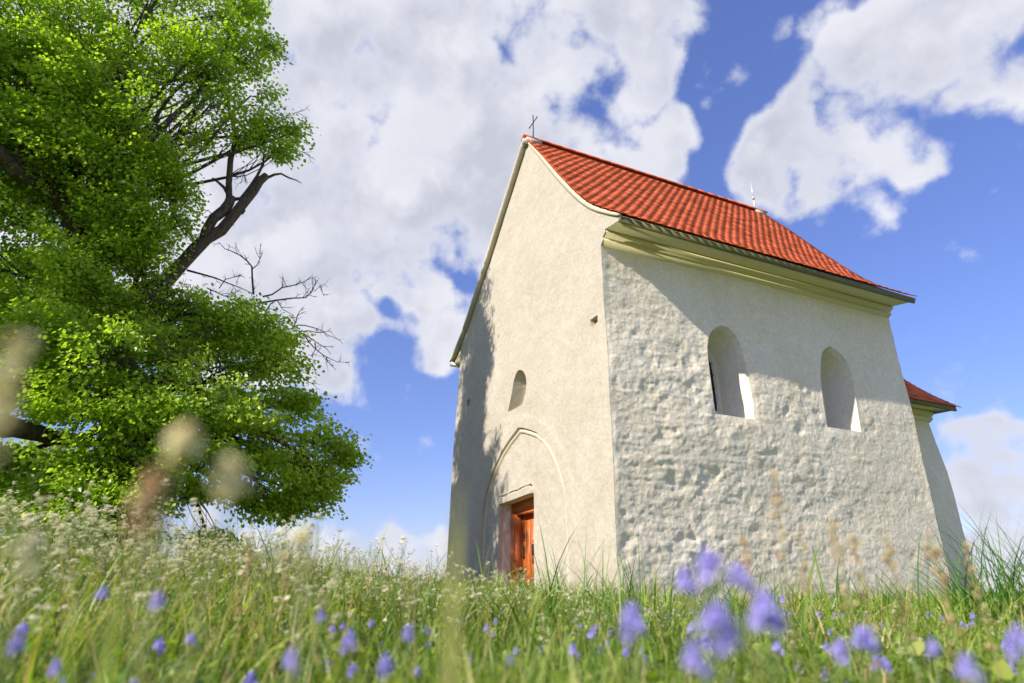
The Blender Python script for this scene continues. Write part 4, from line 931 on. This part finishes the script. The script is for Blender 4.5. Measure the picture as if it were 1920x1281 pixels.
for i, (px, py, dd) in enumerate([(1450, 885, .95), (1560, 975, 1.0), (1600, 1000, 1.1), (1500, 985, 1.2), (1660, 1005, 1.2), (1740, 1000, 1.0), (1395, 1000, 1.1), (1810, 1020, 1.3)]):
    stalk(px, py, dd, 'blurred reddish sorrel stalk in front of the side wall, ' + ('tallest of all', 'second from the tallest', 'below the right window', 'between the two tallest ones', 'right of the second window', 'near the far chapel corner', 'nearest to the chapel corner', 'against the shaded chancel wall')[i], 'sorrel', 40, .22, .0034, 'sorrel', rad=.0011, seed=i)
stalk(540, 1040, 1.6, 'pinkish sorrel stalk among the white flowers below the linden', 'sorrel', 60, .25, .003, 'sorrel', rad=.001); stalk(470, 1030, 1.5, 'pinkish sorrel stalk left of the one below the linden edge', 'sorrel', 60, .25, .003, 'sorrel', rad=.001)
# broad blurred blade before the facade corner and a few near blades
def near_blade(px, py, dist, w, label, lean=.05, tint=.7, bx=0., mat='grass'):
    p = at(px, py, dist); x0, y0 = p[0]-RIGHT[0]*bx, p[1]-RIGHT[1]*bx; z0 = float(gz(x0, y0)); h = p[2]-z0; K = 9; V = []; F = []
    for i in range(K):
        t = i/(K-1); c = np.array([x0, y0, z0]) + (p-np.array([x0, y0, z0]))*np.array([t**1.6, t**1.6, t]); ww = w*min(1, .5+t*2)*(1-t**3)/2+.0003
        for s in (-1, 0, 1): V.append(c + RIGHT*ww*s - HEAD*(abs(s)*ww*.3))
    for i in range(K-1):
        for j in range(2): F.append((i*3+j, i*3+j+1, i*3+4+j, i*3+3+j))
    mb = MB(); mb.add(V, F, tint); o = mb.build('wild_grass', M[mat], None, True); tag(o, label, 'grass', kind='thing')
near_blade(858, 905, .27, .0075, 'wide blurred olive green blade in front of the left facade corner', tint=.85); near_blade(862, 985, .30, .006, 'second blurred blade close beside the wide olive one', bx=.004, tint=.8)
near_blade(40, 960, .45, .008, 'blurred green blade leaning at the left edge', bx=.04, tint=.3); near_blade(150, 1100, .4, .011, 'broad blurred green blade at the bottom left', bx=-.02, tint=.45); near_blade(235, 1090, .42, .010, 'pale broad blurred blade at the bottom left', tint=.6)
near_blade(1830, 1215, .4, .008, 'blurred green blade at the bottom right', bx=.03, tint=.4)
near_blade(760, 1015, 2.3, .006, 'dark bent blade standing out against the sky beside the chapel', bx=.05, tint=.2, mat='tuft')
# ------------------------------------------------------------------ light and sky
SUN = np.array([.150, -.806, .577]); SUN /= np.linalg.norm(SUN)
sl = bpy.data.lights.new('sun', 'SUN'); sl.energy = 5.0; sl.angle = R(.53); sl.color = (1., .93, .82)
so = bpy.data.objects.new('sun', sl); COL.objects.link(so); so.rotation_euler = Vector(SUN).to_track_quat('Z', 'Y').to_euler()
wd = bpy.data.worlds.new('World'); SC.world = wd; wd.use_nodes = True; nt = wd.node_tree; bg = nt.nodes['Background']
sky = N(nt, 'ShaderNodeTexSky', sky_type='NISHITA', sun_disc=False); sky.sun_elevation = math.asin(SUN[2]); sky.sun_rotation = math.atan2(SUN[0], SUN[1])
sky.air_density = 1.0; sky.dust_density = .3; sky.ozone_density = 3.
SKYS = .115
skc = mix(nt, 1., sky.outputs[0], (SKYS*1.0, SKYS*.95, SKYS*1.32), 'MULTIPLY')
D = N(nt, 'ShaderNodeTexCoord').outputs['Generated']; D = N(nt, 'ShaderNodeVectorMath', {0: D}, operation='NORMALIZE').outputs[0]
zel = N(nt, 'ShaderNodeSeparateXYZ', {0: D}).outputs[2]
skc = N(nt, 'ShaderNodeVectorMath', {0: skc, 'Scale': N(nt, 'ShaderNodeMapRange', {0: zel, 1: .05, 2: .75, 3: .68, 4: 1.05}).outputs[0]}, operation='SCALE').outputs[0]
BL = [(600,160,150,.6),(760,190,140,.6),(900,250,120,.6),(700,400,110,.5),(1100,40,110,.4),(700,90,190,.9),(900,120,190,.9),(1090,110,170,.9),(600,330,190,.9),(800,280,150,.8),(1000,300,170,.8),(1180,210,110,.8),(720,470,120,.75),(820,610,75,.7),(620,620,90,.7),(450,380,200,.8),(430,540,120,.6),(800,672,36,.7),(1240,290,60,.5),(1270,235,40,.35),
 (1000,10,150,.7),(1230,20,60,.4),(1330,20,60,.35),(300,60,200,.6),(100,150,240,.5),(30,540,120,.7),(900,480,110,.5),(560,480,110,.6),(930,380,120,.6),
 (1870,10,80,.9),(1780,60,90,.9),(1680,130,85,.9),(1570,130,75,.9),(1640,60,50,.5),(1540,220,85,.9),(1450,280,75,.85),(1410,320,45,.7),(1510,355,60,.9),(1580,310,60,.8),(1700,230,60,.6),(1750,305,42,.75),(1690,320,45,.6),(1800,165,60,.5),(1905,150,45,.7),(1790,60,60,.4),
 (1825,845,55,1.7),(1860,885,70,1.7),(1915,880,75,1.7),(1800,915,45,.6),(1840,1035,42,1.1),(1910,1040,45,1.1),(1860,1090,50,.6),(740,1020,38,1.1),(650,1020,36,1.1),(820,1025,36,1.1),(560,1020,36,.7),(460,1015,36,.7),(380,960,34,.8),(760,1060,30,.6),(640,1065,30,.6),(590,700,36,.45),(640,720,25,.4),(20,870,60,.7),(60,960,40,.5),(1885,200,40,.2),
 (1470,400,26,.4),(1380,330,24,.4),
 (645,20,34,-.95),(700,285,20,-.9),(735,325,20,-.7),(765,362,18,-1.),(820,432,26,-1.1),(860,455,30,-1.),(585,437,16,-.9),(680,545,26,-1.),(730,575,28,-.9),(870,530,36,-.8),(780,590,24,-.6),(640,520,16,-.6),(1400,80,70,-.9),(1335,140,60,-.7),(1350,230,50,-.55),(1420,170,40,-.5),(870,10,34,-.8),(1300,190,50,-.5),(500,385,14,-.6),(940,560,50,-.6),(1240,90,34,-.3),(1050,225,24,-.3),(720,640,24,-.5),(905,620,40,-.5),(1620,230,30,-.35),(1760,160,30,-.3)]
acc = None
for px, py, rp, w in BL:
    c = ray(px, py); e = ray(px+rp, py); e2 = ray(px, py+rp); th = (math.acos(min(1, float(c@e)))+math.acos(min(1, float(c@e2))))/2; k = 1/(th*th)*1.5
    dt = N(nt, 'ShaderNodeVectorMath', {0: D, 1: tuple(c)}, operation='DOT_PRODUCT').outputs['Value']
    ex = math_n(nt, 'EXPONENT', math_n(nt, 'MULTIPLY_ADD', dt, k, -k)); acc = math_n(nt, 'MULTIPLY_ADD', ex, w, acc if acc is not None else -.40)
base = N(nt, 'ShaderNodeClamp', {0: acc, 1: -.5, 2: .50}).outputs[0]
# outside the photographed part the same broken cumulus goes on
wn = N(nt, 'ShaderNodeVectorMath', {0: D, 'Scale': 1.}, operation='SCALE').outputs[0]
f1 = noise(nt, 6.2, 9, .56, wn, 0.); f2 = noise(nt, 17., 6, .6, wn, 0.); f3 = noise(nt, 3.2, 4, .5, N(nt, 'ShaderNodeVectorMath', {0: wn, 1: (3.1, 1.7, 5.2)}, operation='ADD').outputs[0])
beh = N(nt, 'ShaderNodeVectorMath', {0: D, 1: tuple(CF)}, operation='DOT_PRODUCT').outputs['Value']
behind = N(nt, 'ShaderNodeMapRange', {0: beh, 1: .45, 2: .1, 3: 0., 4: 1.}).outputs[0]
base = math_n(nt, 'MULTIPLY_ADD', behind, math_n(nt, 'MULTIPLY_ADD', f3, 2.6, -1.0), base)
den = math_n(nt, 'ADD', base, math_n(nt, 'MULTIPLY_ADD', f1, 3.0, -1.5)); den = math_n(nt, 'ADD', den, math_n(nt, 'MULTIPLY_ADD', f2, .6, -.3))
vo = N(nt, 'ShaderNodeTexVoronoi', {'Vector': N(nt, 'ShaderNodeVectorMath', {0: wn, 1: N(nt, 'ShaderNodeVectorMath', {0: N(nt, 'ShaderNodeTexNoise', {'Vector': wn, 'Scale': 9., 'Detail': 3}).outputs[1], 'Scale': .09}, operation='SCALE').outputs[0]}, operation='ADD').outputs[0], 'Scale': 13., 'Detail': 1.0, 'Roughness': .5}, feature='F1', normalize=True).outputs[0]
puff = math_n(nt, 'MULTIPLY_ADD', vo, -1.9, .62)
den = math_n(nt, 'ADD', den, puff)
alpha = N(nt, 'ShaderNodeMapRange', {0: den, 1: -.14, 2: .42, 3: 0., 4: 1.}, interpolation_type='SMOOTHSTEP').outputs[0]
thick = N(nt, 'ShaderNodeMapRange', {0: den, 1: .15, 2: .85, 3: 0., 4: 1.}, interpolation_type='SMOOTHSTEP').outputs[0]
# self-shading: compare the density a little towards the sun
off = N(nt, 'ShaderNodeVectorMath', {0: wn, 1: tuple(SUN*.07)}, operation='ADD').outputs[0]
g1 = noise(nt, 6.2, 5, .55, off, 0.); lit = N(nt, 'ShaderNodeMapRange', {0: math_n(nt, 'SUBTRACT', f1, g1), 1: -.09, 2: .11, 3: 0., 4: 1.}).outputs[0]
cshade = mix(nt, math_n(nt, 'MULTIPLY', thick, .85), (.50, .515, .58), (.37, .38, .44)); cc = mix(nt, lit, cshade, (.63, .63, .66)); cc = mix(nt, .35, cc, cshade); cc = mix(nt, N(nt, 'ShaderNodeMapRange', {0: puff, 1: -.25, 2: .35, 3: .22, 4: 0.}).outputs[0], cc, (.32, .335, .41))
fin = mix(nt, math_n(nt, 'MULTIPLY', alpha, .97), skc, cc)
nt.links.new(fin, bg.inputs[0]); bg.inputs[1].default_value = 1.
wd.cycles.sampling_method = 'MANUAL'; wd.cycles.sample_map_resolution = 512
vs = SC.view_settings; vs.view_transform = 'Standard'; vs.look = 'None'; vs.exposure = .65; vs.gamma = 1; vs.use_curve_mapping = False
SC.cycles.use_denoising = True
SC.cycles.max_bounces = 8; SC.cycles.diffuse_bounces = 4; SC.cycles.transmission_bounces = 4; SC.cycles.sample_clamp_indirect = 6
